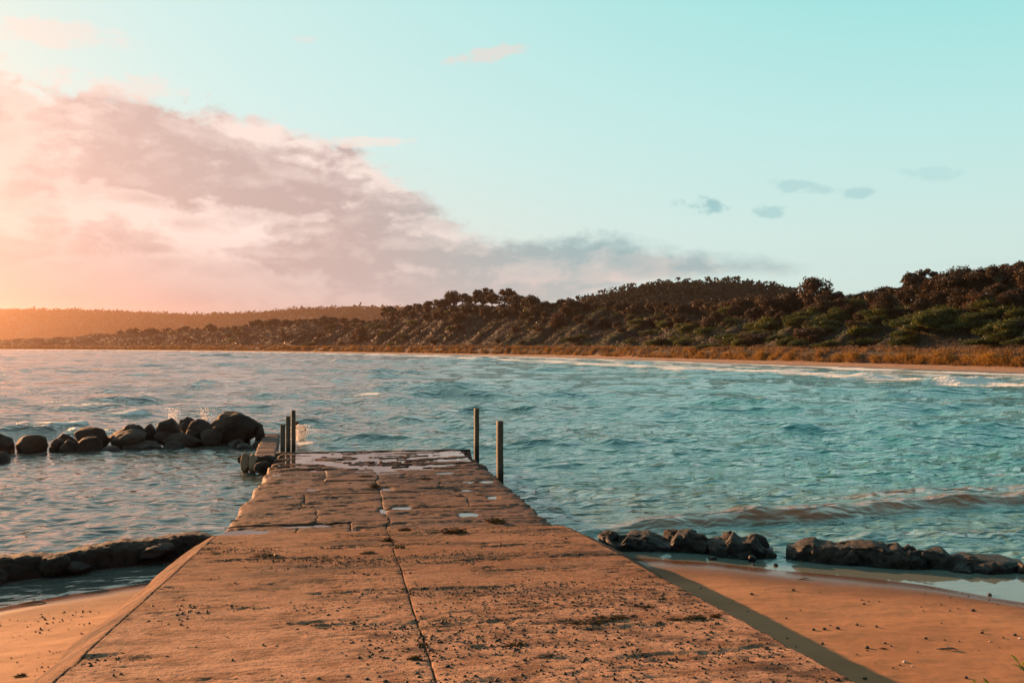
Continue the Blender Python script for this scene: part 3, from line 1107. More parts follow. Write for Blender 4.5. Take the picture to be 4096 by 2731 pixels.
# ------------------------------------------------------------------ far hills
def far_hill(name, label, cols, ups, dist, depth, seed, nq, leaf, colr, z_base=1.0, below=40):
    """wooded hill; cols/ups give its skyline as seen, dist its distance"""
    rng = np.random.default_rng(seed)
    cs = np.linspace(cols[0], cols[-1], 150)
    up = np.interp(cs, cols, ups) + 0.7 * fbm(cs / 9, cs * 0 + seed, 3)
    x = (cs - 512) / F * dist
    zt = CAM_Z + up * dist / F - 5.0
    v = np.linspace(-1, 1.0, 40)
    X = np.repeat(x[:, None], 40, 1) * (1 + v[None] * depth / dist)
    Yy = dist + v[None] * depth + 0 * X
    prof = np.where(v < 0, 1 - np.abs(v) ** 1.6, 1 - 0.6 * v ** 2)
    Z = z_base - 2 + (zt[:, None] - z_base + 2) * prof[None]
    Z = Z + 2.0 * fbm(X / 50, Yy / 50, 3) * prof[None]
    base = grid_obj(name, X, Yy, Z, M['far_ground'], attrs={'inland': np.full_like(X, 40.0)}, flip=False)
    tag(base, kind='structure')
    # canopy: clumps of leaf quads sitting on the hill's surface
    nc = nq // 14
    iu = rng.uniform(0, 148.99, nc); iv = rng.uniform(0, 1, nc) ** 0.8 * 24.0
    ridge_n = nc // 4
    iv[:ridge_n] = rng.uniform(16.5, 20.5, ridge_n)
    i0 = iu.astype(int); j0 = iv.astype(int); fu = iu - i0; fv = iv - j0

    def bil(A):
        return (A[i0, j0] * (1 - fu) * (1 - fv) + A[i0 + 1, j0] * fu * (1 - fv) + A[i0, j0 + 1] * (1 - fu) * fv + A[i0 + 1, j0 + 1] * fu * fv)
    C = np.stack([bil(X), bil(Yy), bil(Z)], 1)
    ht = rng.uniform(2.0, 5.5, nc) + 2.5 * (rng.random(nc) > 0.86)
    P = np.repeat(C, 14, 0)
    jit = rng.normal(0, 1, P.shape) * np.array([1.5, 1.5, 0.8]) * (dist / 800)
    P = P + jit
    P[:, 2] += np.repeat(ht, 14)
    low = rng.random(len(P)) < 0.35
    P[low, 2] -= rng.uniform(0, 3, low.sum())
    V, Fq = leaf_quads(P, np.tile(np.array([[-0.2, -0.4, 0.6]]), (len(P), 1)), leaf, rng, 1.5, 0.8)
    col = np.array(colr)[None] * np.repeat(rng.uniform(0.75, 1.2, (nc, 1)), 14, 0) * rng.uniform(0.85, 1.15, (len(P), 1))
    me = np_mesh(name + '_forest', V, Fq, smooth=False, attrs={'col': np.repeat(col, 4, 0)})
    o = mobj('distant_forest', me, M['forest'])
    tag(o, label, 'forest', kind='stuff')
    # thin trunks against the sky
    parts = []
    for q in range(ridge_n):
        if q % 3 == 0:
            c = C[q]
            parts.append(tube(np.array([[c[0], c[1], c[2] - 1], [c[0] + 0.3, c[1], c[2] + ht[q]]]), [0.3, 0.15], 4))
    V, Fq = join_parts(parts)
    me = np_mesh(name + '_trunks', V, Fq, attrs={'col': np.tile(np.array([[0.02, 0.015, 0.011]]), (len(V), 1))})
    tr = mobj('trunks', me, M['forest'], o)
    tr['kind'] = 'stuff'


far_hill('headland_hill', 'hazy wooded headland on the far left horizon', [-260, 0, 60, 130, 190, 250, 300, 350, 420, 520],
         [30, 34, 34.5, 32, 29, 30.5, 35, 37, 36, 30], 1650, 240, 21, 42000, 3.4, (0.040, 0.032, 0.020))
far_hill('inland_hill', 'dark wooded hill rising behind the middle dunes', [520, 579, 610, 640, 675, 710, 740, 765, 800, 900],
         [34, 43, 51, 57, 61, 62, 62, 58, 50, 30], 560, 90, 22, 42000, 1.25, (0.026, 0.026, 0.017))

# ------------------------------------------------------------------ near beach
YW = np.array([(-200, -60), (-60, -10), (-20, 4), (-8, 9.8), (-5.98, 11.6), (-5.46, 12.2), (-4.8, 12.75), (-3.5, 13.6), (0, 14.3), (1.84, 14.3), (2.8, 14.0), (3.7, 13.5),
               (5.25, 12.9), (6.25, 12.15), (9, 11), (20, 9), (60, 7), (200, 5)], float)
# shallow basins on the beach margin that hold a skin of water
def beach_z(X, Y):
    yw = np.interp(X, YW[:, 0], YW[:, 1])
    d = yw - Y
    z = np.where(d > 0, 0.067 * d, 0.10 * d)
    # flat wet margin on the right
    z = z - 0.03 * np.exp(-((d - 0.5) / 0.7) ** 2) * sstep(4.0, 6.5, X)
    z = z + 0.022 * fbm(X / 1.7, Y / 1.1, 3) * sstep(0.1, 1.5, d)
    z = z + 0.010 * fbm(X / 0.42, Y / 0.30, 3) * sstep(0.6, 2.2, d)
    z = z + 0.003 * fbm(X / 0.07, Y / 0.06, 2) * sstep(0.4, 1.4, d)
    a, b = jab(X, Y)
    # sand banks up a little against the ramp, and stays below its top
    under = (b > -0.35) & (b < JW + 0.35) & (a < 0.5)
    z = np.where(under, np.minimum(z, jz(a) - 0.55), z)
    z = np.where(d < -3, np.maximum(z, -0.6 + 0 * z), z)
    return z


def build_beach():
    xs = np.concatenate([np.linspace(-160, -16, 14), np.linspace(-14, -7.2, 40), np.arange(-7.0, -2.0, 0.042), np.linspace(-1.9, 0.0, 8), np.arange(0.1, 8.8, 0.034),
                         np.linspace(9.0, 14, 30), np.linspace(16, 90, 14)])
    ys = np.concatenate([np.linspace(-80, 0, 16), np.linspace(0.8, 5.0, 24), np.arange(5.1, 15.2, 0.036), np.linspace(15.6, 22, 8)])
    X, Y = np.meshgrid(xs, ys)
    o = grid_obj('beach', X, Y, beach_z(X, Y), M['sand'])
    tag(o, kind='structure')


build_beach()

# ------------------------------------------------------------------ jetty and ramp
PUDDLES = []   # a, b, ra, rb, depth
for (px, py, rpx, ra, dp) in [(401.8, 506.4, 11, 0.16, .03), (468, 512.6, 9, 0.20, .03), (493, 496.7, 6, 0.16, .03), (440, 487.7, 26, 0.16, .035), (386.6, 488.0, 6, 0.30, .04),
                              (309, 524.2, 24, 0.12, .035), (247, 530.5, 20, 0.22, .032), (444, 472.2, 9, 0.16, .03), (294, 480.8, 12, 0.12, .028), (383, 509.5, 3.5, 0.22, .05),
                              (283, 496, 9, 0.07, .026), (357, 529, 6, 0.10, .025), (478, 480.5, 14, 0.14, .03), (470, 489, 10, 0.10, .025), (312, 489, 5, 0.10, .03)]:
    a_, b_, x_, y_, z_ = jz_unproj(px, py)
    PUDDLES.append((a_, b_, ra, rpx / F * y_, dp, px))
# seaweed-free sandy drift over the ramp foot
def relief(A, B):
    z = 0.010 * fbm(A * 0.55 + 3, B * 0.55, 3)
    z = z + 0.0065 * fbm(A * 5.2, B * 1.5 + 7, 4, 0.6)
    z = z + 0.0050 * fbm(A * 15, B * 5.5 + 3, 3, 0.65)
    z = z + 0.0048 * fbm(A * 30, B * 16, 2, 0.6)
    # pits and torn skin, long across the slope
    z = z - 0.010 * sstep(0.10, 0.24, fbm(A * 10 + 5, B * 3.2 + 9, 3, 0.6)) * sstep(-0.05, 0.30, fbm(A * 0.9, B * 0.6 + 20, 3))
    z = z - 0.006 * sstep(0.12, 0.26, fbm(A * 21 - 5, B * 8.0, 2, 0.6)) * sstep(-0.2, 0.3, fbm(A * 1.3 + 9, B * 0.8, 3))
    # scoured hollows, long across the slope
    n = fbm(A * 1.5 + 31, B * 0.45 - 4, 4, 0.55)
    z = z - 0.016 * sstep(0.14, 0.34, n + 0.22 * fbm(A * 7, B * 5, 3, 0.6))
    dk = sstep(-0.2, 0.4, A)
    # eroded deck: ragged terraces
    m = fbm(A * 1.9 - 11, B * 0.8 + 5, 4, 0.58)
    z = z + dk * (0.010 * sstep(-0.06, 0.04, m) - 0.008 * sstep(-0.08, -0.18, m) + 0.004 * fbm(A * 9, B * 3, 3))
    # drowned far end: islands standing in a pool
    far = sstep(6.9, 8.3, A + 0.5 * fbm(B * 0.9, A * 0.7, 2))
    q = fbm(A * 2.2 + 2, B * 1.05 - 3, 4, 0.55)
    z = z + far * (-0.030 + 0.055 * sstep(0.02, 0.10, q))
    for (a, b, ra, rb, dp, _) in PUDDLES:
        z = z - 1.3 * dp * np.exp(-(((A - a + 0.08 * perlin(B * 4, A * 0)) / ra) ** 2) ** 1.5 - (((B - b) / rb) ** 2) ** 1.5)
    return z


def wob_a(line, b):
    return 0.07 * perlin(b * 1.1 + line * 13.7, b * 0 + line) + 0.03 * perlin(b * 4.5 + line * 3.1, b * 0 + 9 + line)


def wob_b(line, a):
    w = 0.10 * perlin(a * 0.9 + line * 7.7, a * 0 + line + 40) + 0.035 * perlin(a * 4.1 + line, a * 0 + line)
    return w * (0.12 + 0.88 * sstep(-3.2, -0.5, a))


jetty = empty('jetty', (JO[0], JO[1], 0.0))
tag(jetty, 'weathered stone and concrete jetty with cracked slabs and a ramp, running out from the beach', 'jetty')


def jpart(name, V, Fq, mat, attrs=None, parent=None, smooth=True):
    V = np.array(V, float)
    V[:, 0] -= JO[0]; V[:, 1] -= JO[1]
    me = np_mesh(name, V, Fq, smooth=smooth, attrs=attrs)
    return mobj(name, me, mat, parent or jetty)


def edge_lin(w, step, fine=True):
    """0..1 positions across w metres, crowded at both ends so that joints stay narrow"""
    e = [0, 0.004, 0.009, 0.016, 0.03] if fine else [0]
    n = max(4, int((w - 2 * e[-1]) / step))
    p = np.concatenate([e[:-1], np.linspace(e[-1], w - e[-1], n), w - np.array(e[:-1])[::-1]])
    return p / w


def slab(a0, a1, b0, b1, la0, la1, lb0, lb1, dz=0.0, ta=0.0, tb=0.0, step=0.04, gap=0.022, outer_l=False, outer_r=False, ramp=False, avals=None, seed=0):
    av = avals if avals is not None else a0 + (a1 - a0) * edge_lin(a1 - a0, step)
    U, Vv = np.meshgrid((av - a0) / (a1 - a0), edge_lin(b1 - b0, step), indexing='ij')
    at = a0 + (a1 - a0) * U; bt = b0 + (b1 - b0) * Vv
    wa0 = wob_a(la0, bt) if la0 is not None else 0; wa1 = wob_a(la1, bt) if la1 is not None else 0
    wb0 = wob_b(lb0, at) if lb0 is not None else 0; wb1 = wob_b(lb1, at) if lb1 is not None else 0
    A0 = a0 + wa0; A1 = a1 + wa1; B0 = b0 + wb0; B1 = b1 + wb1
    A = A0 + (A1 - A0) * U; B = B0 + (B1 - B0) * Vv
    dA = np.minimum(A - A0 if la0 is not None else 9, A1 - A if la1 is not None else 9)
    dl = (B - B0); dr = (B1 - B)
    rag = 1 + 0.8 * fbm(A * 5, B * 5, 3)
    z = jz(A) + dz + ta * (A - (a0 + a1) / 2) + tb * (B - (b0 + b1) / 2) + relief(A, B)
    ed = 9.0 * np.ones_like(A)
    ed = np.minimum(ed, dA)
    if not outer_l: ed = np.minimum(ed, dl)
    if not outer_r: ed = np.minimum(ed, dr)
    g = gap * rag
    z = z - 0.006 * sstep(0.05, 0.0, ed) - (0.035 if ramp else 0.06) * sstep(g, g * 0.15, ed)
    if not ramp:
        if outer_l: z = z - 0.03 * sstep(0.28, 0.02, dl * rag) - 0.25 * sstep(0.07, 0.0, dl)
        if outer_r: z = z - 0.03 * sstep(0.28, 0.02, dr * rag) - 0.25 * sstep(0.07, 0.0, dr)
    wet = np.clip((0.70 * sstep(-0.1, 0.3, A) + 0.3 * sstep(2.0, 7.5, A + 1.5 * fbm(A * 0.8, B * 0.7, 2))) + 0.5 * sstep(-0.004, -0.03, relief(A, B)) * (A > 0), 0, 1)
    x, y = jxy(A, B)
    V = np.stack([x.ravel(), y.ravel(), z.ravel()], 1)
    return V, face_up(V, grid_faces(*A.shape)), wet.ravel()


MID = 2.33
# deck slabs: courses across the jetty, then irregular pieces in each course
COURSES = [0.0, 0.72, 2.0, 3.85, 5.6, 7.4, 9.2, JEND]
SPLITS = [[1.05, 1.82, MID], [1.3, MID], [1.0, MID, 3.75], [MID, 3.5], [1.3, MID], [MID], [MID]]
rs = random.Random(4)
for ci in range(len(COURSES) - 1):
    bs = [0.0] + SPLITS[ci] + [JW]
    for k in range(len(bs) - 1):
        lb0 = 1 if bs[k] == MID else (100 if k == 0 else 10 * ci + k + 200)
        lb1 = 1 if bs[k + 1] == MID else (101 if k == len(bs) - 2 else 10 * ci + k + 201)
        V, Fq, wet = slab(COURSES[ci], COURSES[ci + 1], bs[k], bs[k + 1], ci if ci else 0, ci + 1, lb0, lb1, rs.uniform(-0.010, 0.010), rs.uniform(-0.006, 0.006), rs.uniform(-0.006, 0.006),
                          step=0.03, gap=rs.choice([0.005, 0.007, 0.009, 0.014]), outer_l=(k == 0), outer_r=(k == len(bs) - 2))
        jpart('slab', V, Fq, M['concrete'], {'wet': wet})


# the ramp: two long pours either side of the central crack, with skirts down to the sand
def ramp_half(left):
    av = np.concatenate([np.linspace(-24, -9.5, 40), np.arange(-9.4, -0.035, 0.022), [-0.03, -0.016, -0.009, -0.004, 0.0]])
    b0, b1 = (0.0, MID) if left else (MID, JW)
    V, Fq, wet = slab(-24, 0.0, b0, b1, None, 0, None if left else 1, 1 if left else None, 0.004, 0, 0, step=0.024, gap=0.006, outer_l=left, outer_r=not left, ramp=True, avals=av)
    return jpart('ramp_slab', V, Fq, M['concrete'], {'wet': wet * 0, 'dust': sstep(-3.0, -7.5, jab(V[:, 0], V[:, 1])[0])})


rl = ramp_half(True)
rr = ramp_half(False)


def skirt(left):
    av = np.concatenate([np.linspace(-24, -9.5, 40), np.arange(-9.4, 0.26, 0.03)])
    v = np.linspace(0, 1, 30)
    A, Vv = np.meshgrid(av, v, indexing='ij')
    wid = np.interp(A, [-24, -8, -3, 0], [0.25, 0.24, 0.34, 0.42]) * (1 + 0.22 * fbm(A * 0.7, A * 0 + (2 if left else 5), 2))
    if not left:
        wid = np.interp(A, [-24, -8, -5, -2.5, -1.0, 0], [0.30, 0.32, 0.55, 0.95, 1.0, 0.7]) * (1 + 0.15 * fbm(A * 0.7, A * 0 + 5, 2))
    drop = 0.62 * Vv ** 1.5 + 0.25 * sstep(0.75, 1.0, Vv)
    if left:
        wid = np.interp(A, [-24, -8, -3, 0], [0.62, 0.66, 0.70, 0.72]) * (1 + 0.22 * fbm(A * 0.7, A * 0 + 2, 2))
        drop = 0.50 * Vv ** 1.35 + 0.22 * sstep(0.8, 1.0, Vv)
    z = jz(A) + drop * -1.0 * 0.95 + relief(A, (0 - Vv) if left else JW + Vv) * (1 - Vv) + 0.02 * fbm(A * 2.2, Vv * 2.2 + 3, 4) * sstep(0.0, 0.25, Vv) + 0.006 * fbm(A * 9, Vv * 5, 3)
    z = z - 0.022 * sstep(0.02, 0.0, Vv * wid) + 0.004
    z = z - 0.3 * sstep(-0.05, 0.25, A)
    B = -0.003 - Vv * wid if left else JW + 0.003 + Vv * wid
    x, y = jxy(A, B)
    V = np.stack([x.ravel(), y.ravel(), z.ravel()], 1)
    Fq = face_up(V, grid_faces(*A.shape))
    o = jpart('side_skirt', V, Fq, M['concrete'], {'wet': np.zeros(A.size)})
    return o


skirt(True); skirt(False)


def box_prism(poly, z0, z1):
    """vertical prism over polygon; z1 may be a list"""
    n = len(poly)
    z1 = z1 if isinstance(z1, (list, tuple)) else [z1] * n
    V = [(p[0], p[1], z0) for p in poly] + [(p[0], p[1], z1[i]) for i, p in enumerate(poly)]
    return V, n


def core():
    pts = [(-24, 0.10), (0.3, 0.10), (JEND - 0.02, 0.10), (JEND - 0.02, JW - 0.10), (0.3, JW - 0.10), (-24, JW - 0.10)]
    poly = [jxy(a, b) for a, b in pts]
    zt = [float(jz(a)) - 0.10 for a, b in pts]
    bm = bmesh.new()
    lo = [bm.verts.new((p[0] - JO[0], p[1] - JO[1], -1.6)) for p in poly]
    hi = [bm.verts.new((p[0] - JO[0], p[1] - JO[1], z)) for p, z in zip(poly, zt)]
    n = len(poly)
    for i in range(n):
        j = (i + 1) % n
        bm.faces.new((lo[i], lo[j], hi[j], hi[i]))
    bm.faces.new((hi[0], hi[1], hi[4], hi[5])); bm.faces.new((hi[1], hi[2], hi[3], hi[4]))
    bm.normal_update()
    bmesh.ops.recalc_face_normals(bm, faces=bm.faces)
    me = bpy.data.meshes.new('footing'); bm.to_mesh(me); bm.free()
    mobj('footing', me, M['rock'], jetty)


core()


def rough_box(L, w, h, seed, seg=24, amp=0.012):
    """long beam along x with a worn surface"""
    rng = np.random.default_rng(seed)
    sec = np.array([(-1, -1), (-0.82, -1), (0.82, -1), (1, -0.82), (1, 0.82), (0.82, 1), (-0.82, 1), (-1, 0.82), (-1, -0.82)])
    sec = np.array([(-0.85, -1), (0.85, -1), (1, -0.85), (1, 0.85), (0.85, 1), (-0.85, 1), (-1, 0.85), (-1, -0.85)])
    xs = np.linspace(-L / 2, L / 2, seg)
    V = np.array([(x, s[0] * w / 2, s[1] * h / 2) for x in xs for s in sec])
    V[:, 1] += amp * perlin(V[:, 0] * 2.1 + seed, V[:, 2] * 9); V[:, 2] += amp * perlin(V[:, 0] * 2.7 - seed, V[:, 1] * 9 + 4)
    Fq = []
    for i in range(seg - 1):
        for j in range(8):
            k = (j + 1) % 8
            Fq.append((i * 8 + j, i * 8 + k, (i + 1) * 8 + k, (i + 1) * 8 + j))
    caps = [tuple(range(7, -1, -1)), tuple((seg - 1) * 8 + j for j in range(8))]
    me = bpy.data.meshes.new('beam')
    me.from_pydata([tuple(v) for v in V], [], [tuple(f)[::-1] for f in Fq] + [c[::-1] for c in caps])
    me.polygons.foreach_set('use_smooth', [True] * (len(Fq)) + [False, False])
    return me


eb = mobj('end_beam', rough_box(JW + 0.05, 0.16, 0.30, 3, 40, 0.02), M['timber'], jetty)
ex, ey = jxy(JEND + 0.07, JW / 2)
eb.location = (ex - JO[0], ey - JO[1], float(jz(JEND)) - 0.105)
eb.rotation_euler = (0, 0, JA)

# puddles: level skins of water lying in the hollows
def puddle_sheet(a, b, ra, rb, z, label, n=40):
    an = np.linspace(0, 2 * np.pi, n, endpoint=False)
    pts = [jxy(a + ra * math.sin(t), b + rb * math.cos(t)) for t in an]
    cx, cy = jxy(a, b)
    me = bpy.data.meshes.new('puddle')
    me.from_pydata([(p[0] - cx, p[1] - cy, 0) for p in pts], [], [tuple(range(n))])
    o = mobj('puddle', me, M['puddle'])
    o.location = (cx, cy, z)
    tag(o, label, 'puddle', 'puddles on the jetty deck')
    return o


def box_sheet(a0, a1, b0, b1, z, label):
    pts = [jxy(a, b) for a, b in ((a0, b0), (a0, b1), (a1, b1), (a1, b0))]
    cx, cy = jxy((a0 + a1) / 2, (b0 + b1) / 2)
    me = bpy.data.meshes.new('puddle')
    me.from_pydata([(p[0] - cx, p[1] - cy, 0) for p in pts], [], [(0, 1, 2, 3)])
    o = mobj('puddle', me, M['puddle'])
    o.location = (cx, cy, z)
    tag(o, label, 'puddle', 'puddles on the jetty deck')


box_sheet(6.7, JEND - 0.03, 0.22, JW - 0.25, float(jz(8.6)) + 0.006, 'large ragged pool of water covering the far end of the jetty deck')
PL = ['short puddle lying right of the central crack, in the middle of the deck', 'slanting puddle right of the middle of the deck, near the right edge', 'tiny puddle close to the right edge below the near post',
      'long thin puddle across the right half of the deck', 'small puddle in the central crack beside the seaweed', 'long thin puddle left of the middle, by the ramp joint',
      'wide shallow puddle at the left edge where deck meets ramp', 'thin puddle near the far pool, right half of deck', 'thin puddle near the left edge, behind the middle of the deck',
      'water lying in the central crack', 'thin wet streak in the left middle of the deck', 'small square puddle beside the ramp joint, left of the central crack',
      'thin puddle near the right edge, in line with the near post', 'faint wet streak on the right half behind the long puddle', 'small puddle in the left slab crack']
for (a, b, ra, rb, dp, px), lab in zip(PUDDLES, PL):
    # local deck height without the hollow, minus a little
    zz = float(jz(a)) + float(relief(np.array([a, a - ra * 0.4, a + ra * 0.4]), np.array([b, b - rb * 0.4, b + rb * 0.4])).mean()) + dp * 0.55
    puddle_sheet(a, b, ra * 1.2, rb * 1.15, zz, lab)

# ------------------------------------------------------------------ low sea wall running on from the jetty's left corner
swall = empty('sea_wall', (*jxy(JEND + 0.2, -0.28), 0.0))
tag(swall, 'narrow low wave-washed wall running on out to sea from the left corner of the jetty', 'wall')
wx0, wy0 = swall.location.x, swall.location.y
ks = [11.15, 12.3, 13.7, 15.0, 16.6, 18.2, 20.5]
for i in range(len(ks) - 1):
    av = np.linspace(ks[i] + 0.012, ks[i + 1] - 0.012, 30)
    vv = np.linspace(0, 1, 16)
    A, Vv = np.meshgrid(av, vv, indexing='ij')
    sh = np.interp(A, [11.1, 20.5], [0, -0.52])
    B = -0.60 + sh + Vv * 0.60 + 0.05 * perlin(A * 2.2, Vv * 0 + 3) * (1 - Vv)
    z = np.interp(A, [11.1, 14, 20.5], [0.30, 0.25, 0.13]) + 0.03 * fbm(A * 1.6, B * 2.5, 4) + 0.008 * fbm(A * 9, B * 6, 3)
    e = np.minimum(np.minimum(Vv, 1 - Vv) * 0.6, np.minimum(A - av[0], av[-1] - A))
    z = z - 0.03 * sstep(0.08, 0, e) - 0.9 * sstep(0.012, 0.0, e)
    x, y = jxy(A, B)
    V = np.stack([x.ravel() - wx0, y.ravel() - wy0, z.ravel()], 1)
    mobj('capstone', np_mesh('capstone', V, face_up(V, grid_faces(*A.shape)), attrs={'wet': np.ones(A.size)}), M['concrete'], swall)

# ------------------------------------------------------------------ mooring posts
def post(name, x, y, ztop, w, label, seed, lean=(0, 0)):
    h = ztop + 1.5
    me = rough_box(h, w, w, seed, 30, 0.004)
    me.transform(Matrix.Rotation(-math.pi / 2, 4, 'Y'))
    me.transform(Matrix.Translation((0, 0, h / 2 - 1.5)))
    o = mobj(name, me, M['timber'])
    o.location = (x, y, 0)
    o.rotation_euler = (lean[0], lean[1], JA + 0.05 * seed)
    tag(o, label, 'post', 'mooring posts on the jetty')
    return o


def post_px(px, ytop, d, w, label, seed, lean=(0, 0)):
    post('mooring_post', (px - 512) / F * d, d, CAM_Z - (ytop - HOR) / F * d, w, label, seed, lean)


post_px(282.7, 423.7, 25.05, 0.118, 'shortest and nearest of the three timber posts at the left jetty corner', 1, (0, 0.004))
post_px(288.2, 415.6, 25.75, 0.115, 'middle of the three timber posts at the left jetty corner', 2)
post_px(293.4, 409.6, 26.45, 0.108, 'tallest of the three timber posts at the left jetty corner', 3, (0.004, 0))
post_px(476.6, 407.6, 25.55, 0.108, 'square timber post standing at the far right corner of the jetty', 4)
post_px(500.0, 420.2, 20.45, 0.115, 'square timber post against the right side of the jetty', 5, (0, -0.004))

# ------------------------------------------------------------------ rocks
_ico = {}


def ico(sub):
    if sub not in _ico:
        bm = bmesh.new()
        bmesh.ops.create_icosphere(bm, subdivisions=sub, radius=1.0)
        bm.verts.ensure_lookup_table()
        V = np.array([v.co[:] for v in bm.verts]); Fq = np.array([[v.index for v in f.verts] for f in bm.faces])
        bm.free()
        _ico[sub] = (V, Fq)
    return _ico[sub]


def noise3(P, k, off):
    return np.array([mnoise.noise(Vector((p[0] * k + off, p[1] * k - off, p[2] * k + 2 * off))) for p in P])


def rock_mesh(name, rx, ry, rz, seed, sub=4, cuts=7, rough=0.06, lump=0.16, roll=0.0, angular=0.5):
    rng = np.random.default_rng(seed)
    V, Fq = ico(sub)
    P = V.copy()
    P *= (1 + lump * noise3(V, 1.1, seed * 1.7))[:, None]
    for _ in range(cuts):
        d = rng.normal(0, 1, 3); d /= np.linalg.norm(d)
        h = rng.uniform(0.62, 0.92)
        s = P @ d
        over = np.maximum(s - h, 0)
        P -= over[:, None] * d[None] * (0.55 + 0.45 * angular)
    P *= (1 + rough * noise3(V, 3.2, seed * 0.9) + rough * 0.5 * noise3(V, 7.5, seed * 2.3))[:, None]
    if roll:
        c, s_ = math.cos(roll), math.sin(roll)
        P = np.stack([P[:, 0] * c - P[:, 2] * s_, P[:, 1], P[:, 0] * s_ + P[:, 2] * c], 1)
    mn, mx = P.min(0), P.max(0)
    P = (P - (mn + mx) / 2) / ((mx - mn) / 2)
    P = P * np.array([rx, ry, rz])
    return np_mesh(name, P, Fq, smooth=True)


def px_rock(name, cx, ytop, ybase, w, d, seed, mat, parent=None, ploc=(0, 0, 0), depth=0.9, sink=0.12, **kw):
    """a rock of the apparent width and height given, standing at distance d"""
    k = d / F
    rx = w * k / 2
    zt = CAM_Z - (ytop - HOR) * k; zb = CAM_Z - (ybase - HOR) * k - sink
    rz = (zt - zb) / 2
    ry = max(rx, rz) * depth
    me = rock_mesh(name, rx, ry, rz, seed, **kw)
    o = mobj(name, me, mat, parent)
    o.location = ((cx - 512) * k - ploc[0], d - ploc[1], (zt + zb) / 2 - ploc[2])
    return o


# boulders of the breakwater: zoom coordinates (x centre, top, base, width), distance offset, label
def zb(X, Y):
    return X / 1.8816 / 4, (1550 + Y / 1.8816) / 4


BOULD = [
    (10, 338, 510, 170, 0.0, 'dark boulder at the left edge of the frame, back of the pair there'),
    (5, 478, 590, 134, -2.3, 'low rounded boulder nearest the camera at the left edge of the frame'),
    (250, 345, 512, 232, 0.0, 'lone rounded boulder standing apart near the left end of the breakwater'),
    (330, 497, 525, 84, -0.7, 'small flat rock in the water before the lone boulder'),
    (488, 340, 490, 190, 0.5, 'rear dark boulder of the three-stone clump second from the left'),
    (520, 385, 517, 140, -0.3, 'front right slab of the three-stone clump second from the left'),
    (436, 377, 490, 100, 0.0, 'leaning front left stone of the three-stone clump, bright along its edge'),
    (697, 290, 450, 236, 0.6, 'tall rear boulder with a sunlit sloping left side'),
    (664, 365, 512, 182, -0.3, 'front boulder with curved ledges across its face'),
    (835, 432, 512, 196, -0.4, 'low pointed wedge of rock at the water in the middle of the breakwater'),
    (960, 272, 430, 304, 0.7, 'broad flat-topped boulder at the back of the breakwater middle'),
    (975, 312, 450, 250, 0.1, 'rounded boulder leaning in front of the broad flat-topped one'),
    (1132, 268, 400, 100, 0.5, 'small upright pale-topped block right of the broad flat boulder'),
    (1085, 387, 478, 305, -0.2, 'long low slab at the waterline in the middle of the breakwater'),
    (1270, 225, 350, 182, 0.3, 'dark knobbly boulder perched on top of lower rocks'),
    (1255, 318, 400, 180, 0.1, 'squat rock under the perched knobbly boulder'),
    (1424, 217, 320, 140, 0.8, 'rounded grey boulder behind, under the taller spray'),
    (1525, 230, 380, 200, 0.3, 'smooth oval boulder beside the largest one'),
    (1380, 330, 435, 300, -0.1, 'wide low boulder at the waterline below the perched one'),
    (1315, 395, 462, 170, -0.5, 'low dark rock lapped by water before the wide low boulder'),
    (1590, 307, 425, 160, -0.3, 'egg-shaped rock leaning against the foot of the largest boulder'),
    (1785, 172, 400, 362, 0.4, 'largest boulder, a great dark dome at the jetty end of the breakwater'),
    (1785, 384, 432, 124, -1.0, 'flat stone in the water before the largest boulder'),
    (1840, 411, 450, 110, -1.6, 'small dark stone in the water halfway to the sea wall'),
    (1938, 396, 450, 74, -1.6, 'small dark stone against the side of the sea wall'),
    (1958, 290, 400, 70, 0.0, 'jagged block wedged between the largest boulder and the sea wall'),
    (1470, 300, 400, 160, 0.2, 'dark rock filling the gap under the smooth oval boulder'),
    (1010, 420, 490, 180, -0.2, 'dark low rock beside the pointed wedge'),
]
for i, (X, Y0, Y1, Wd, dd, lab) in enumerate(BOULD):
    px, py0 = zb(X, Y0); _, py1 = zb(X, Y1)
    d = 28.2 + (px / 255.0) * 2.9 + dd
    sub = 5 if Wd > 280 else 4
    o = px_rock('boulder', px, py0, py1, Wd / 1.8816 / 4 * 1.04, d, 100 + i, M['boulder'], depth=0.95 if Wd < 280 else 0.8, sub=sub,
                cuts=14, rough=0.075, lump=0.18, angular=0.55, roll=(i * 0.7) % 3.0, sink=0.18)
    tag(o, lab, 'boulder', 'boulders of the breakwater')

# rocks at the far left corner of the jetty
for i, (X, Y0, Y1, Wd, d, roll, mat, lab) in enumerate([
        (1862, 478, 605, 84, 23.9, 0.35, 'paleslab', 'tilted pale slab of rock catching the sun at the jetty corner'),
        (1915, 486, 605, 70, 23.7, 0.3, 'paleslab', 'second tilted slab, right behind the pale one at the jetty corner'),
        (2005, 500, 592, 168, 23.6, 0.0, 'rock', 'dark square block against the left jetty corner'),
        (1975, 548, 622, 120, 22.9, 0.0, 'rock', 'low dark rock at the water under the square block'),
        (1812, 508, 530, 60, 24.6, 0.0, 'rock', 'small dark rock just showing left of the pale tilted slab')]):
    px, py0 = zb(X, Y0); _, py1 = zb(X, Y1)
    o = px_rock('rock', px, py0, py1, Wd / 1.8816 / 4, d, 300 + i, M[mat], depth=0.8, sub=4, cuts=9, rough=0.08, angular=0.8, roll=roll)
    tag(o, lab, 'rock', 'rocks at the jetty corner')

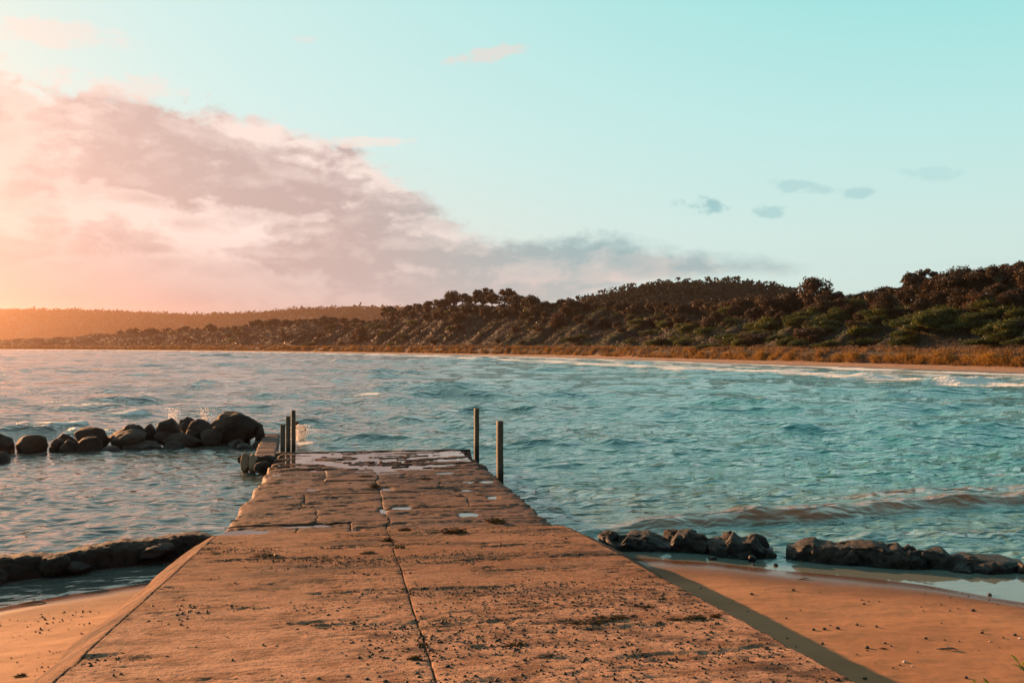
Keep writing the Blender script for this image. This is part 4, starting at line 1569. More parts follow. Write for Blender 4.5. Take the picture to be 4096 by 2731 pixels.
# ragged stump in the splash behind the posts
px, py0 = zb(2268, 276); _, py1 = zb(2268, 350)
o = px_rock('rock', px, py0, py1, 11, 31.5, 330, M['rock'], depth=0.8, sub=4, cuts=10, rough=0.1, angular=0.9)
tag(o, 'blocky dark rock in the splash right of the three posts', 'rock')
px, py0 = zb(2240, 244); _, py1 = zb(2240, 330)
o = px_rock('rock', px, py0, py1, 7, 31.9, 331, M['rock'], depth=0.9, sub=4, cuts=10, rough=0.12, angular=0.9, roll=0.5)
tag(o, 'pointed dark rock in the splash, close behind the tallest post', 'rock')


# ------------------------------------------------------------------ broken stone walls
def stone_wall(label, stones, sc, x0, y0, dfun, seed, loc):
    w = empty('broken_stone_wall', loc)
    tag(w, label, 'stone wall', 'broken stone walls by the ramp')
    for i, (X, Y0, Y1, Wd) in enumerate(stones):
        if i % 5 in (1, 3):
            continue
        px = (x0 + X / sc) / 4; t0 = (y0 + Y0 / sc) / 4; t1 = (y0 + Y1 / sc) / 4
        d = dfun(px)
        base = HOR + CAM_Z * F / d
        back = np.clip((base - t1) / 14.0, 0, 1) * 0.45
        px_rock('stone', px, t0, t1 + 1.5, Wd / sc / 4 * 1.35, d + back, seed + i, M['rock'], w, loc, depth=0.9, sub=4, cuts=13, rough=0.11, lump=0.25, angular=0.9, sink=0.10, roll=(i * 1.3) % 3)
    return w


def dR(px):
    return float(np.interp(px, [600, 690, 770, 795, 925, 1012], [15.0, 14.7, 14.35, 14.25, 13.65, 13.35]))


seg1 = [(470, 95, 230, 180), (560, 130, 300, 210), (570, 240, 305, 150), (720, 190, 305, 250), (660, 125, 230, 200), (830, 122, 225, 270), (930, 185, 300, 230), (1110, 85, 190, 170),
        (1030, 130, 250, 190), (1290, 110, 225, 240), (1090, 240, 305, 160), (1230, 170, 312, 210), (1360, 190, 312, 160), (1180, 130, 230, 150)]
stone_wall('long low broken stone wall beside the ramp on the right', seg1, 2.4758, 2250, 2080, dR, 400, (2.4, 14.8, 0))
seg2 = [(1462, 170, 250, 90), (1565, 108, 200, 120), (1640, 100, 200, 130), (1760, 105, 230, 290), (1905, 128, 260, 190), (1660, 235, 357, 240), (1960, 230, 335, 200), (1800, 210, 342, 260), (1540, 190, 322, 220), (2040, 272, 345, 110)]
stone_wall('humped lump of broken stone wall, second from the ramp', seg2, 2.4758, 2250, 2080, dR, 430, (3.3, 14.4, 0))
seg3 = [(215, 190, 300, 100), (245, 240, 322, 150), (350, 118, 215, 150), (480, 109, 205, 180), (430, 185, 322, 220), (640, 138, 230, 210), (840, 145, 215, 140), (720, 205, 342, 190), (570, 195, 335, 230), (960, 150, 230, 130),
        (1120, 165, 265, 220), (895, 200, 260, 140), (1240, 178, 290, 200), (1040, 280, 378, 320), (1280, 260, 365, 210), (1360, 225, 350, 140), (890, 255, 372, 230), (1080, 220, 320, 240)]
stone_wall('longest block of broken stone wall on the right, orange lit along its top', seg3, 2.361, 3100, 2100, dR, 460, (4.9, 14.0, 0))
seg4 = [(1510, 232, 360, 230), (1450, 320, 458, 170), (1660, 265, 370, 220), (1620, 345, 458, 240), (1840, 278, 380, 240), (1790, 355, 455, 230), (2045, 293, 345, 120), (2000, 330, 440, 210), (2200, 338, 430, 210), (2330, 350, 430, 130)]
stone_wall('lowest block of broken stone wall, at the right edge by the tidal pool', seg4, 2.361, 3100, 2100, dR, 490, (6.2, 13.4, 0))
for i, (X, Y0, Y1, Wd, lab) in enumerate([(1482, 349, 382, 92, 'small loose rock on the wet sand beside the humped wall'), (1872, 340, 398, 84, 'round loose rock at the right foot of the humped wall'),
                                          (1890, 424, 440, 40, 'tiny loose rock in the shallows below the humped wall'), (2110, 420, 446, 50, 'tiny loose rock in the gap between the walls')]):
    px = (2250 + X / 2.4758) / 4; t0 = (2080 + Y0 / 2.4758) / 4; t1 = (2080 + Y1 / 2.4758) / 4
    o = px_rock('rock', px, t0, t1, Wd / 2.4758 / 4, CAM_Z * F / (t1 - HOR), 520 + i, M['rock'], sub=3, cuts=8, rough=0.08, sink=0.03)
    tag(o, lab, 'rock', 'loose rocks by the broken walls')



def ledge(path, top, half, seed, parent, loc, skew=0.0, seg=0.03):
    """rough ledge of mortared rubble swept along a path: top(q) height, half width"""
    P = catmull(np.array(path, float), 16)
    L = np.concatenate([[0], np.cumsum(np.hypot(*np.diff(P, axis=0).T))])
    q = np.linspace(0, L[-1], max(8, int(L[-1] / seg)))
    x = np.interp(q, L, P[:, 0]); y = np.interp(q, L, P[:, 1])
    tx, ty = np.gradient(x), np.gradient(y); l = np.hypot(tx, ty); nx, ny = ty / l, -tx / l
    an = np.linspace(-0.25 * np.pi, 1.25 * np.pi, 40)
    cx = np.sign(np.cos(an)) * np.abs(np.cos(an)) ** 0.55; cz = np.sign(np.sin(an)) * np.abs(np.sin(an)) ** 0.6
    tp = np.array([top(v) for v in q / L[-1]]) * (1 + 0.30 * fbm(q * 1.3 + seed, q * 0 + 2.0, 3))
    endf = np.minimum(sstep(0, 0.25, q), sstep(L[-1], L[-1] - 0.25, q))
    Q, K = np.meshgrid(q, np.arange(len(an)), indexing='ij')
    s_ = np.cumsum(np.hypot(np.gradient(cx), np.gradient(cz))) * half
    nz = fbm(Q * 2.6 + seed, s_[K] * 2.6, 5, 0.68)
    n2 = np.abs(fbm(Q * 5.0 + seed, s_[K] * 5.0 + 3, 4, 0.62)) * 1.5
    stp = np.round(nz * 5) / 5
    nz = 0.45 * nz + 0.55 * stp
    rad = 1 + 0.34 * nz - 0.24 * n2
    off = cx[K] * half * rad * (0.5 + 0.5 * endf[:, None])
    zz = np.where(cz[K] > 0, cz[K] * tp[:, None] * (0.8 + 0.2 * endf[:, None]) * (1 + 0.22 * nz - 0.12 * n2), cz[K] * 0.4)
    X = x[:, None] + nx[:, None] * off - loc[0]; Y = y[:, None] + ny[:, None] * off - loc[1]
    V = np.stack([X.ravel(), Y.ravel(), (zz - loc[2]).ravel()], 1)
    return mobj('ledge', np_mesh('ledge', V, face_up(V, grid_faces(*X.shape))), M['rock'], parent)


for w in [o for o in scene.objects if o.name.startswith('broken_stone_wall')]:
    ch = [c for c in w.children]
    xs_ = [c.location.x + w.location.x for c in ch]
    x0, x1 = min(xs_) - 0.1, max(xs_) + 0.1
    px0, px1 = [512 + F * v / 14.0 for v in (x0, x1)]
    zt_ = np.array(sorted((c.location.x + w.location.x, c.location.z + max(v.co.z for v in c.data.vertices)) for c in ch))
    path = [(x, dR(512 + F * x / 14.0) + 0.28) for x in np.linspace(x0, x1, 5)]
    ledge(path, lambda v, x0=x0, x1=x1, zt_=zt_: max(0.12, float(np.interp(x0 + (x1 - x0) * v, zt_[:, 0], zt_[:, 1])) * 1.0), 0.40, float(x0), w, w.location)

# wall on the left of the ramp
LW = np.array([(-11.5, 9.9), (-9.0, 11.4), (-7.6, 12.5), (-6.5, 13.25), (-5.66, 13.85), (-4.86, 14.45), (-4.30, 14.75)], float)
lw = empty('rubble_wall', (-6.5, 13.0, 0))
tag(lw, 'long low nearly black rubble wall holding the water left of the ramp', 'stone wall', 'broken stone walls by the ramp')
ledge(LW, lambda v: float(np.interp(v, [0, 0.5, 0.75, 0.95, 1.0], [0.19, 0.23, 0.28, 0.31, 0.28])), 0.30, 5.0, lw, lw.location, seg=0.03)
rl_ = random.Random(8)
LWC = catmull(LW, 20)
L_ = np.concatenate([[0], np.cumsum(np.hypot(*np.diff(LWC, axis=0).T))])
for i in range(16):
    q = rl_.uniform(0.3, L_[-1] - 0.2)
    x = float(np.interp(q, L_, LWC[:, 0])); y = float(np.interp(q, L_, LWC[:, 1]))
    me = rock_mesh('stone', rl_.uniform(0.16, 0.32), 0.20, rl_.uniform(0.10, 0.17), 600 + i, sub=4, cuts=13, rough=0.13, lump=0.28, angular=0.9)
    o = mobj('stone', me, M['rock'], lw)
    o.location = (x + 6.5 + 0.17, y - 13.0 - 0.22 + rl_.uniform(-0.05, 0.08), rl_.uniform(0.02, 0.16))
    o.rotation_euler = (rl_.uniform(-0.2, 0.2), rl_.uniform(-0.15, 0.15), 0.65 + rl_.uniform(-0.3, 0.3))

# ------------------------------------------------------------------ shrubs and trees on the far dunes
def tree_proto(seed, h, kind='round'):
    """returns (trunk mesh, crown mesh) of a wind-shaped coastal tree of height h"""
    rng = np.random.default_rng(seed)
    parts = []
    lumps = []
    nlimb = 7
    tb = h * (0.20 if kind == 'round' else 0.36)
    lean = 0.08 * h
    base = np.array([0, 0, -0.4]); fork = np.array([lean * 0.3, 0, tb])
    parts.append(tube(np.array([base, base * 0.5 + fork * 0.5 + rng.normal(0, 0.04 * h, 3) * [1, 1, 0], fork]), [0.045 * h, 0.036 * h, 0.03 * h], 7))
    # crown: many small clumps over an uneven dome
    nl = 34 if kind == 'round' else 26
    for i in range(nl):
        d = rng.normal(0, 1, 3); d /= np.linalg.norm(d)
        if kind == 'round':
            R0 = np.array([0.36, 0.36, 0.36]) * h * rng.uniform(0.55, 1.08)
            c = np.array([lean, 0, 0.58 * h]) + d * R0
            r = h * rng.uniform(0.09, 0.15)
        else:
            d[2] = abs(d[2]) * 0.8 + 0.05
            R0 = np.array([0.40, 0.40, 0.38]) * h * rng.uniform(0.55, 1.1)
            c = np.array([lean, 0, 0.58 * h]) + d * R0
            r = h * rng.uniform(0.055, 0.10)
        c[2] = np.clip(c[2], 0.12 * h, h - r * 0.7)
        lumps.append((c[0], c[1], c[2], r * 1.15, r * 1.15, r * 0.9))
        if i % 3 == 0 or kind == 'open':
            mid = fork * 0.5 + c * 0.5 + rng.normal(0, 0.03 * h, 3)
            parts.append(tube(np.array([fork, mid, c]), [0.020 * h, 0.012 * h, 0.005 * h], 4))
    V, Fq = join_parts(parts)
    tm = np_mesh('trunk', V, Fq); tm.materials.append(M['bark'])
    n = 3400 if kind != 'open' else 2000
    cm = foliage_mesh('crown', lumps, n, 0.042 * h, seed + 1, 0.55, 1.8, 0.8, mat=M['treeleaf'])
    return tm, cm


def shrub_proto(seed, kind):
    rng = np.random.default_rng(seed)
    lumps = []
    if kind == 'green':        # long combed mound, unit length 1 along x, leaning up to +x
        for i in range(16):
            u = rng.uniform(-0.5, 0.5)
            r = 0.13 * (1.2 - abs(u)) * rng.uniform(0.7, 1.2)
            lumps.append((u, rng.normal(0, 0.09), 0.08 + 0.12 * (1 - 2 * abs(u)) * rng.uniform(0.3, 1.1) + 0.03, r * 1.4, r, r * 0.8))
        return foliage_mesh('foliage', lumps, 2300, 0.034, seed, 0.6, 1.5, 0.75, floor=-0.02, mat=M['green'])
    for i in range(15):
        an = rng.uniform(0, 6.28); rad = rng.uniform(0, 0.34); r = rng.uniform(0.13, 0.21)
        lumps.append((math.cos(an) * rad, math.sin(an) * rad, rng.uniform(0.15, 0.72), r, r, r * 0.9))
    return foliage_mesh('foliage', lumps, 2300, 0.045, seed, 0.6, 1.8, 0.8, floor=-0.02, mat=M['brown'])


TP = [tree_proto(700 + i, 6.0, k) for i, k in enumerate(['round', 'round', 'open', 'round', 'open'])]
BIG = tree_proto(720, 8.0, 'round')
GP = [shrub_proto(740 + i, 'green') for i in range(5)]
BP = [shrub_proto(760 + i, 'brown') for i in range(4)]

# where a frame position lands on the dunes
_PC = 512 + F * X_ / np.maximum(Y_, 1); _PR = HOR - (Z_ - CAM_Z) * F / np.maximum(Y_, 1)
_ok = (Y_ > 60) & (T_ > 16) & (T_ < 62)


def on_dune(px, py):
    e = (_PC - px) ** 2 + (1.6 * (_PR - py)) ** 2 + np.where(_ok, 0, 1e9)
    i = np.unravel_index(np.argmin(e), e.shape)
    return float(S_[i]), float(T_[i])


_S1 = np.linspace(80, SLEN - 20, 1500)


def s_at_col(px, t):
    s = _S1
    sx, sy = shore_pt(s); nx, ny = shore_nrm(s)
    y = sy + ny * t
    c = 512 + F * (sx + nx * t) / np.maximum(y, 1)
    c = np.where(y > 60, c, 1e9)
    return float(s[np.argmin(np.abs(c - px))])


def place_tree(tm, cm, h0, s, t, ztop, label, group, rz, name='coastal_tree', wide=1.0):
    x, y, z = dune_point(np.array([s]), np.array([t]))
    x, y, z = float(x[0]), float(y[0]), float(z[0]) - 0.1
    sc = max(0.35, (ztop - z) / h0)
    o = empty(name, (x, y, z), rz)
    o.scale = (sc * wide, sc * wide, sc)
    tag(o, label, 'tree', group)
    mobj('trunk', tm, None, o)
    mobj('crown', cm, None, o)
    return o


rt = random.Random(31)
# the large lone tree on the skyline right of centre, and other named ones
def skyline_tree(px, top, t, proto, h0, label, wide=1.0, group='skyline trees'):
    s = s_at_col(px, t)
    x, y, z = dune_point(np.array([s]), np.array([t]))
    zt = CAM_Z + (HOR - top) * float(y[0]) / F
    return place_tree(proto[0], proto[1], h0, s, t, zt, label, group, rt.uniform(-0.4, 0.4), wide=wide)


skyline_tree(811, 276, 44, BIG, 8.0, 'tallest broad tree standing out on the skyline right of the wooded hill', 1.0)
skyline_tree(790, 291, 42, TP[3], 6.0, 'dark bushy tree tucked against the left of the tallest skyline tree')
skyline_tree(836, 290, 45, TP[2], 6.0, 'open wispy tree leaning right beside the tallest skyline tree')
skyline_tree(918, 268, 44, TP[4], 6.0, 'feathery open-crowned tree rising on the right skyline, leftmost of the tall group', 1.2)
skyline_tree(941, 271, 42, TP[0], 6.0, 'dense dark tree just right of the feathery skyline tree', 1.1)
skyline_tree(957, 266, 44, TP[1], 6.0, 'tall dark tree in the middle of the right skyline group', 1.1)
skyline_tree(1000, 263, 43, TP[4], 6.0, 'open dark tree in the tall group close to the right edge', 1.1)
skyline_tree(1018, 260, 44, BIG, 8.0, 'highest tree at the right edge of the frame', 0.9)
skyline_tree(387, 305, 46, TP[2], 6.0, 'open-limbed tree at the left end of the middle dune crest', 1.3)
skyline_tree(450, 290, 48, TP[1], 6.0, 'round dark tree on the highest part of the middle dune, left side', 1.2)
skyline_tree(482, 287, 48, TP[4], 6.0, 'spindly see-through tree on the highest part of the middle dune', 1.2)
skyline_tree(505, 287, 48, TP[2], 6.0, 'second spindly tree on the highest part of the middle dune, right side', 1.2)

px = 120.0
while px < 1040:
    t = rt.uniform(41, 52)
    top = HOR - float(np.interp(px, CREST[:, 0], CREST[:, 1])) + rt.uniform(-2.0, 3.5)
    zone = ('small hazy tree at the far left end of the low left dune crest' if px < 210 else
            'small hazy tree midway along the low left dune crest' if px < 290 else
            'small tree at the right end of the low left dune crest' if px < 372 else
            'dark tree climbing the left shoulder of the middle dune crest' if px < 440 else
            'dark tree among the spindly ones on top of the middle dune' if px < 515 else
            'dark tree on the right shoulder of the middle dune crest' if px < 580 else
            'dark tree in the dip left of the wooded hill' if px < 640 else
            'dark tree directly below the top of the wooded hill' if px < 720 else
            'dark tree below the right end of the wooded hill' if px < 785 else
            'dark tree on the crest around the tallest skyline tree' if px < 850 else
            'low dark tree in the saddle right of the tallest skyline tree' if px < 905 else
            'dark dense tree in the left half of the tall right thicket' if px < 965 else
            'dark dense tree in the right half of the tall right thicket')
    k = rt.choice([0, 0, 1, 3, 3, 2, 4])
    skyline_tree(px, top, t, TP[k], 6.0, zone, rt.uniform(0.9, 1.35) * (1.35 if px < 372 else 1.0), group=zone.split(' ', 1)[1])
    px += rt.uniform(5.5, 8.5) if px > 372 else rt.uniform(4.5, 7.5)
# second row, lower on the slope and darker
px = 380.0
while px < 1040:
    t = rt.uniform(34, 41)
    s = s_at_col(px, t)
    x, y, z = dune_point(np.array([s]), np.array([t]))
    lab = 'dark bushy tree on the upper slope ' + ('of the middle dune, left shoulder' if px < 450 else 'of the middle dune, below the spindly trees' if px < 520 else 'of the middle dune, right shoulder' if px < 640 else
                                                   'under the left half of the wooded hill' if px < 700 else 'under the right half of the wooded hill' if px < 785 else
                                                   'below the tallest skyline tree' if px < 850 else 'below the saddle on the right' if px < 910 else 'below the tall right thicket')
    place_tree(*TP[rt.choice([0, 1, 3])], 6.0, s, t, float(z[0]) + rt.uniform(2.2, 4.0), lab, lab.split(' ', 1)[1], rt.uniform(0, 6), wide=rt.uniform(1.0, 1.4))
    px += rt.uniform(8, 14)


def place_shrub(me, s, t, L, wy, hz, rz, label, cat, group, name):
    x, y, z = dune_point(np.array([s]), np.array([t]))
    o = mobj(name, me)
    o.location = (float(x[0]), float(y[0]), float(z[0]) - 0.12)
    o.scale = (L, wy, hz)
    o.rotation_euler = (0, 0, rz)
    tag(o, label, cat, group)
    return o


# rounded rust-brown bushes one can pick out
for (px, py, w, hpx, lab) in [
        (881, 325, 26, 24, 'large rust-brown rounded bush low on the right slope'), (905, 311, 20, 24, 'upright rust-brown bush above the large rust-brown one'),
        (711, 335, 20, 22, 'brown rounded bush at mid slope under the wooded hill, left of two'), (771, 322, 30, 28, 'knobbly brown bush at mid slope, left of the tallest tree'),
        (738, 304, 24, 18, 'dark domed bush on the crest under the wooded hill, right of two'), (700, 305, 18, 16, 'dark domed bush on the crest under the wooded hill, left of two'),
        (557, 327, 20, 15, 'round brown bush alone in the middle of the centre slope'), (583, 312, 18, 14, 'brown bush high on the centre slope'),
        (976, 313, 34, 22, 'grey-brown leafless thicket high on the right slope'), (455, 322, 20, 12, 'round brown bush on the left shoulder of the middle dune'),
        (360, 338, 20, 16, 'dark bush where the middle dune meets the low left dune'), (1015, 310, 22, 22, 'brown bush at the right edge below the tall trees'),
        (808, 345, 46, 18, 'wide dull brown bush just above the grass, right of centre'), (757, 344, 40, 14, 'wide dull brown bush just above the grass under the knobbly one')]:
    s, t = on_dune(px, py)
    x, y, z = dune_point(np.array([s]), np.array([t])); k = float(y[0]) / F
    place_shrub(rt.choice(BP), s, t, w * k * 1.15, w * k * 1.1, hpx * k * 1.15, rt.uniform(0, 6), lab, 'bush', 'brown bushes on the dunes', 'brown_bush')
# green combed shrubs one can pick out, then the rest
named = [(835, 322, 40, 10, 'bright green shrub draped down the slope below the tallest tree'), (940, 298, 60, 14, 'long green shrub under the tall right-hand trees'),
         (985, 330, 70, 12, 'long bright green shrub ridge at the lower right'), (930, 328, 40, 16, 'dark green mounded shrub left of the long bright ridge'),
         (870, 345, 40, 8, 'low green shrub just above the grass, right of centre'), (1000, 344, 60, 9, 'low green shrub just above the grass at the right edge'),
         (780, 342, 22, 8, 'small green shrub just above the grass left of centre right'), (712, 350, 30, 6, 'low green shrub strip on the grass edge'),
         (540, 316, 26, 10, 'pale green shrub crest standing out on the centre slope'), (740, 312, 40, 9, 'green shrub band below the domed bushes'),
         (850, 300, 50, 10, 'dark green shrub behind the tallest tree, to its right'), (1015, 318, 50, 14, 'green shrub at the right edge halfway up')]
for (px, py, w, hpx, lab) in named:
    s, t = on_dune(px, py)
    x, y, z = dune_point(np.array([s]), np.array([t])); k = float(y[0]) / F
    place_shrub(rt.choice(GP), s, t, w * k * 1.1, w * k * 0.8, hpx * k * 3.2, 0.0, lab, 'shrub', 'green shrubs on the dunes', 'green_shrub')
for i in range(230):
    for _ in range(6):     # mostly on the ridges
        px = rt.choice([rt.uniform(640, 1035), rt.uniform(640, 1035), rt.uniform(380, 700), rt.uniform(150, 400)])
        t = rt.uniform(19, 40) if px > 640 else rt.uniform(19, 44)
        s = s_at_col(px, t)
        if float(fbm(np.array([(s - 0.3 * t) / 5.0]), np.array([(t + 0.3 * s) / 24.0]), 3)[0]) > 0.06:
            break
    nx, ny = shore_nrm(np.array([s]))
    rz = math.atan2(float(ny[0]), float(nx[0])) + rt.uniform(0.1, 0.5)
    x, y, z = dune_point(np.array([s]), np.array([t]))
    L = rt.uniform(4.0, 8.5)
    zone = ('low left dune' if px < 380 else 'middle dune, left part' if px < 480 else 'middle dune, centre' if px < 560 else 'middle dune, right part' if px < 640 else
            'right dune, left end' if px < 700 else 'right dune under the wooded hill' if px < 780 else 'right dune below the tallest tree' if px < 850 else
            'right dune below the saddle' if px < 920 else 'right dune below the tall thicket' if px < 975 else 'right dune at the right edge')
    lowhi = 'lower' if t < 26 else 'middle' if t < 33 else 'upper'
    g = rt.random() < (0.8 if px > 640 else 0.45 if px > 380 else 0.15)
    if g:
        lab = 'combed green shrub, %s slope of the %s' % (lowhi, zone)
        place_shrub(rt.choice(GP), s, t, L, L * rt.uniform(0.6, 0.9), L * rt.uniform(0.55, 0.9), rz, lab, 'shrub', 'green shrubs, %s slope of the %s' % (lowhi, zone), 'green_shrub')
    else:
        lab = 'low brown bush, %s slope of the %s' % (lowhi, zone)
        B = rt.uniform(1.8, 3.6)
        place_shrub(rt.choice(BP), s, t, B * 1.4, B, B * 0.62, rz, lab, 'bush', 'brown bushes, %s slope of the %s' % (lowhi, zone), 'brown_bush')


# yellow tussocks at the foot of the grass bank
def tussock_mesh(seed):
    rng = np.random.default_rng(seed)
    n = 260
    b = np.stack([rng.normal(0, 0.35, n), rng.normal(0, 0.35, n), rng.uniform(-0.1, 0.75, n)], 1)
    td = np.stack([rng.normal(0, 0.4, n), rng.normal(-0.35, 0.4, n), rng.uniform(0.2, 1.0, n)], 1)
    td /= np.linalg.norm(td, axis=1)[:, None]
    V, F3 = blades(b, td, rng.uniform(0.6, 1.1, n), 0.022, rng.uniform(0.4, 1.0, n), rng)
    col = np.array([0.27, 0.145, 0.03])[None] * rng.uniform(0.6, 1.3, (n, 1))
    me = np_mesh('tussock', V, F3, smooth=False, attrs={'col': np.repeat(col, 5, 0)})
    me.materials.append(M['grass'])
    return me


TU = [tussock_mesh(800 + i) for i in range(4)]
for i, px in enumerate([838, 851, 890, 903, 938, 948, 968, 985, 993, 1006, 1018, 760, 725, 790, 873, 920, 700, 742]):
    s = s_at_col(px, T_GRASS0 + 0.6)
    wob = float(1.2 * fbm(np.array([s / 9]), np.array([3.3]), 3)[0])
    t = T_GRASS0 + 0.9 - wob
    x, y, z = dune_point(np.array([s]), np.array([t]))
    o = mobj('grass_tussock', TU[i % 4])
    o.location = (float(x[0]), float(y[0]), float(z[0]))
    sc = rt.uniform(0.95, 1.5)
    o.scale = (sc * rt.uniform(0.8, 1.3), sc, sc)
    nx, ny = shore_nrm(np.array([s]))
    o.rotation_euler = (0, 0, math.atan2(float(ny[0]), float(nx[0])) - math.pi / 2)
    near = 'right edge of the beach' if px > 930 else 'right half of the beach' if px > 800 else 'middle of the far beach'
    tag(o, 'golden grass tussock spilling down the bank at the %s' % near, 'grass tussock', 'golden tussocks, ' + near)

# ------------------------------------------------------------------ small things on the ramp, deck and sand
def surf_z(x, y):
    a, b = jab(x, y)
    if -24 < a < JEND and 0 <= b <= JW:
        return float(jz(a)) + float(relief(np.array([a]), np.array([b]))[0])
    return float(beach_z(np.array([x]), np.array([y]))[0])


def weed_mesh(seed, n=120):
    rng = np.random.default_rng(seed)
    parts = []
    tone = []
    for i in range(n):
        an = rng.uniform(0, 6.28); r = rng.uniform(0, 0.55)
        p = np.array([math.cos(an) * r, math.sin(an) * r * 0.7, 0.02 + 0.30 * (1 - r) * rng.random()])
        pts = [p]
        d = rng.uniform(0, 6.28)
        for k in range(4):
            d += rng.normal(0, 0.9)
            p = p + np.array([math.cos(d) * 0.09, math.sin(d) * 0.08, rng.normal(0, 0.06)])
            p[2] = max(0.012, min(p[2], 0.42))
            pts.append(p)
        pts = np.array(pts)
        w = rng.uniform(0.014, 0.04)
        V, Fq = tube(pts, [w, w * 1.3, w * 1.1, w, w * 0.4], 4)
        parts.append((V, Fq)); tone.append(np.full(len(V), rng.random()))
    V, Fq = join_parts(parts)
    me = np_mesh('seaweed', V, Fq, smooth=False, attrs={'tone': np.concatenate(tone)})
    me.materials.append(M['weed'])
    return me


WEED = [weed_mesh(900 + i) for i in range(5)]


def z2(X, Y):
    return (850 + X / 1.809) / 4, (1550 + Y / 1.809) / 4


def z4(X, Y):
    return (1000 + X / 1.568) / 4, (1950 + Y / 1.568) / 4


def z5(X, Y):
    return (2200 + X / 1.2405) / 4, (1950 + Y / 1.2405) / 4


def z3(X, Y):
    return X / 1.809 / 4, (2000 + Y / 1.809) / 4


WL = [
    (z2(1175, 722), 0.32, 0.9, 'orange-brown seaweed clump in the central crack of the deck'), (z2(1110, 645), 0.42, 0.4, 'flat dark seaweed left of the central crack, behind the orange clump'),
    (z2(1540, 655), 0.42, 0.5, 'brown seaweed clump on the right half of the deck near the pool'), (z2(1150, 550), 0.36, 0.5, 'dark seaweed at the edge of the far pool'),
    (z2(1755, 1048), 0.46, 0.8, 'thick seaweed clump at the ramp joint, right half'), (z2(2050, 972), 0.48, 0.55, 'flat seaweed near the right edge of the deck'),
    (z2(1390, 1032), 0.28, 0.6, 'small seaweed tuft at the ramp joint, just right of the central crack'), (z2(1910, 678), 0.28, 0.5, 'small seaweed tuft by the right deck edge near the post'),
    (z2(1780, 788), 0.34, 0.35, 'thin seaweed strip on the right half, middle of the deck'), (z2(1940, 776), 0.28, 0.4, 'small seaweed strip beside the tiny puddle at the right deck edge'),
    (z2(170, 962), 0.30, 0.25, 'thin orange weed strand at the left deck edge'), (z4(860, 335), 0.25, 0.8, 'seaweed in the central crack just below the joint'),
    (z4(940, 378), 0.24, 0.8, 'seaweed lump on the right lip of the crack, upper ramp'), (z4(740, 412), 0.26, 0.45, 'dark weed scrap left of the crack, upper ramp'),
    (z4(120, 425), 0.50, 0.4, 'orange-brown weed patch on the upper left ramp'), (z4(1660, 985), 0.26, 0.55, 'dark seaweed clump on the lower right ramp'),
    (z4(1030, 1072), 0.13, 0.8, 'small dark weed lump near the crack at the ramp bottom'), (z4(1080, 985), 0.12, 0.7, 'small weed scrap where the crack runs out'),
    (z5(820, 642), 0.12, 1.1, 'round dark weed ball at the right ramp edge'), (z5(720, 650), 0.28, 0.5, 'brown weed strewn left of the weed ball'), (z5(300, 650), 0.50, 0.32, 'long dark drift of weed and shell across the right ramp'),
    (z5(180, 668), 0.40, 0.3, 'left end of the dark weed drift on the right ramp'), (z5(480, 590), 0.18, 0.5, 'small weed scrap above the dark drift on the right ramp'), (z5(620, 655), 0.20, 0.4, 'thin weed scrap between the drift and the weed ball'),
    (z3(1900, 400), 0.34, 0.4, 'orange weed tangle on the upper left ramp by the joint'), (z3(150, 1268), 0.14, 0.7, 'golden weed tuft on the sand at the bottom left'),
    (z5(1650, 795), 0.10, 0.3, 'tiny weed scrap on the sand beyond the shadow'), (z4(1850, 1060), 0.30, 0.2, 'flat brown weed litter at the lower right ramp'),
]
rw = random.Random(12)
for (pp, size, hz, lab) in WL:
    a, b, x, y, z = jz_unproj(*pp)
    if not (-0.05 < b < JW + 0.05):
        z = 0.4
        for _ in range(8):
            x, y = unproj(pp[0], pp[1], z); z = surf_z(x, y)
    o = mobj('seaweed', rw.choice(WEED))
    o.location = (x, y, surf_z(x, y) + 0.004)
    o.scale = (size * 0.62, size * 0.42, size * hz * 0.5)
    o.rotation_euler = (0, 0, rw.uniform(-0.6, 0.6))
    tag(o, lab, 'seaweed', 'seaweed clumps')

# pebbles: one worn stone mesh per variant
PEB = []
for i in range(6):
    me = rock_mesh('pebble', 1.0, 0.85, 0.7, 950 + i, sub=2, cuts=5, rough=0.05, angular=0.5)
    me.materials.append(M['pebble']); PEB.append(me)
SHL = []
for i in range(3):
    me = rock_mesh('shell', 1.0, 0.7, 0.45, 970 + i, sub=2, cuts=3, rough=0.05, angular=0.3)
    me.materials.append(M['shell']); SHL.append(me)


def put_small(me, name, px, py, wpx, label, cat, group, flat=1.0):
    z = 0.5
    for _ in range(8):
        x, y = unproj(px, py, z); z = surf_z(x, y)
    r = max(0.012, wpx / 2 / F * y)
    o = mobj(name, me)
    o.location = (x, y, z + r * 0.4 * flat)
    o.scale = (r, r, r * flat)
    o.rotation_euler = (rw.uniform(-0.2, 0.2), rw.uniform(-0.2, 0.2), rw.uniform(0, 6.28))
    tag(o, label, cat, group)


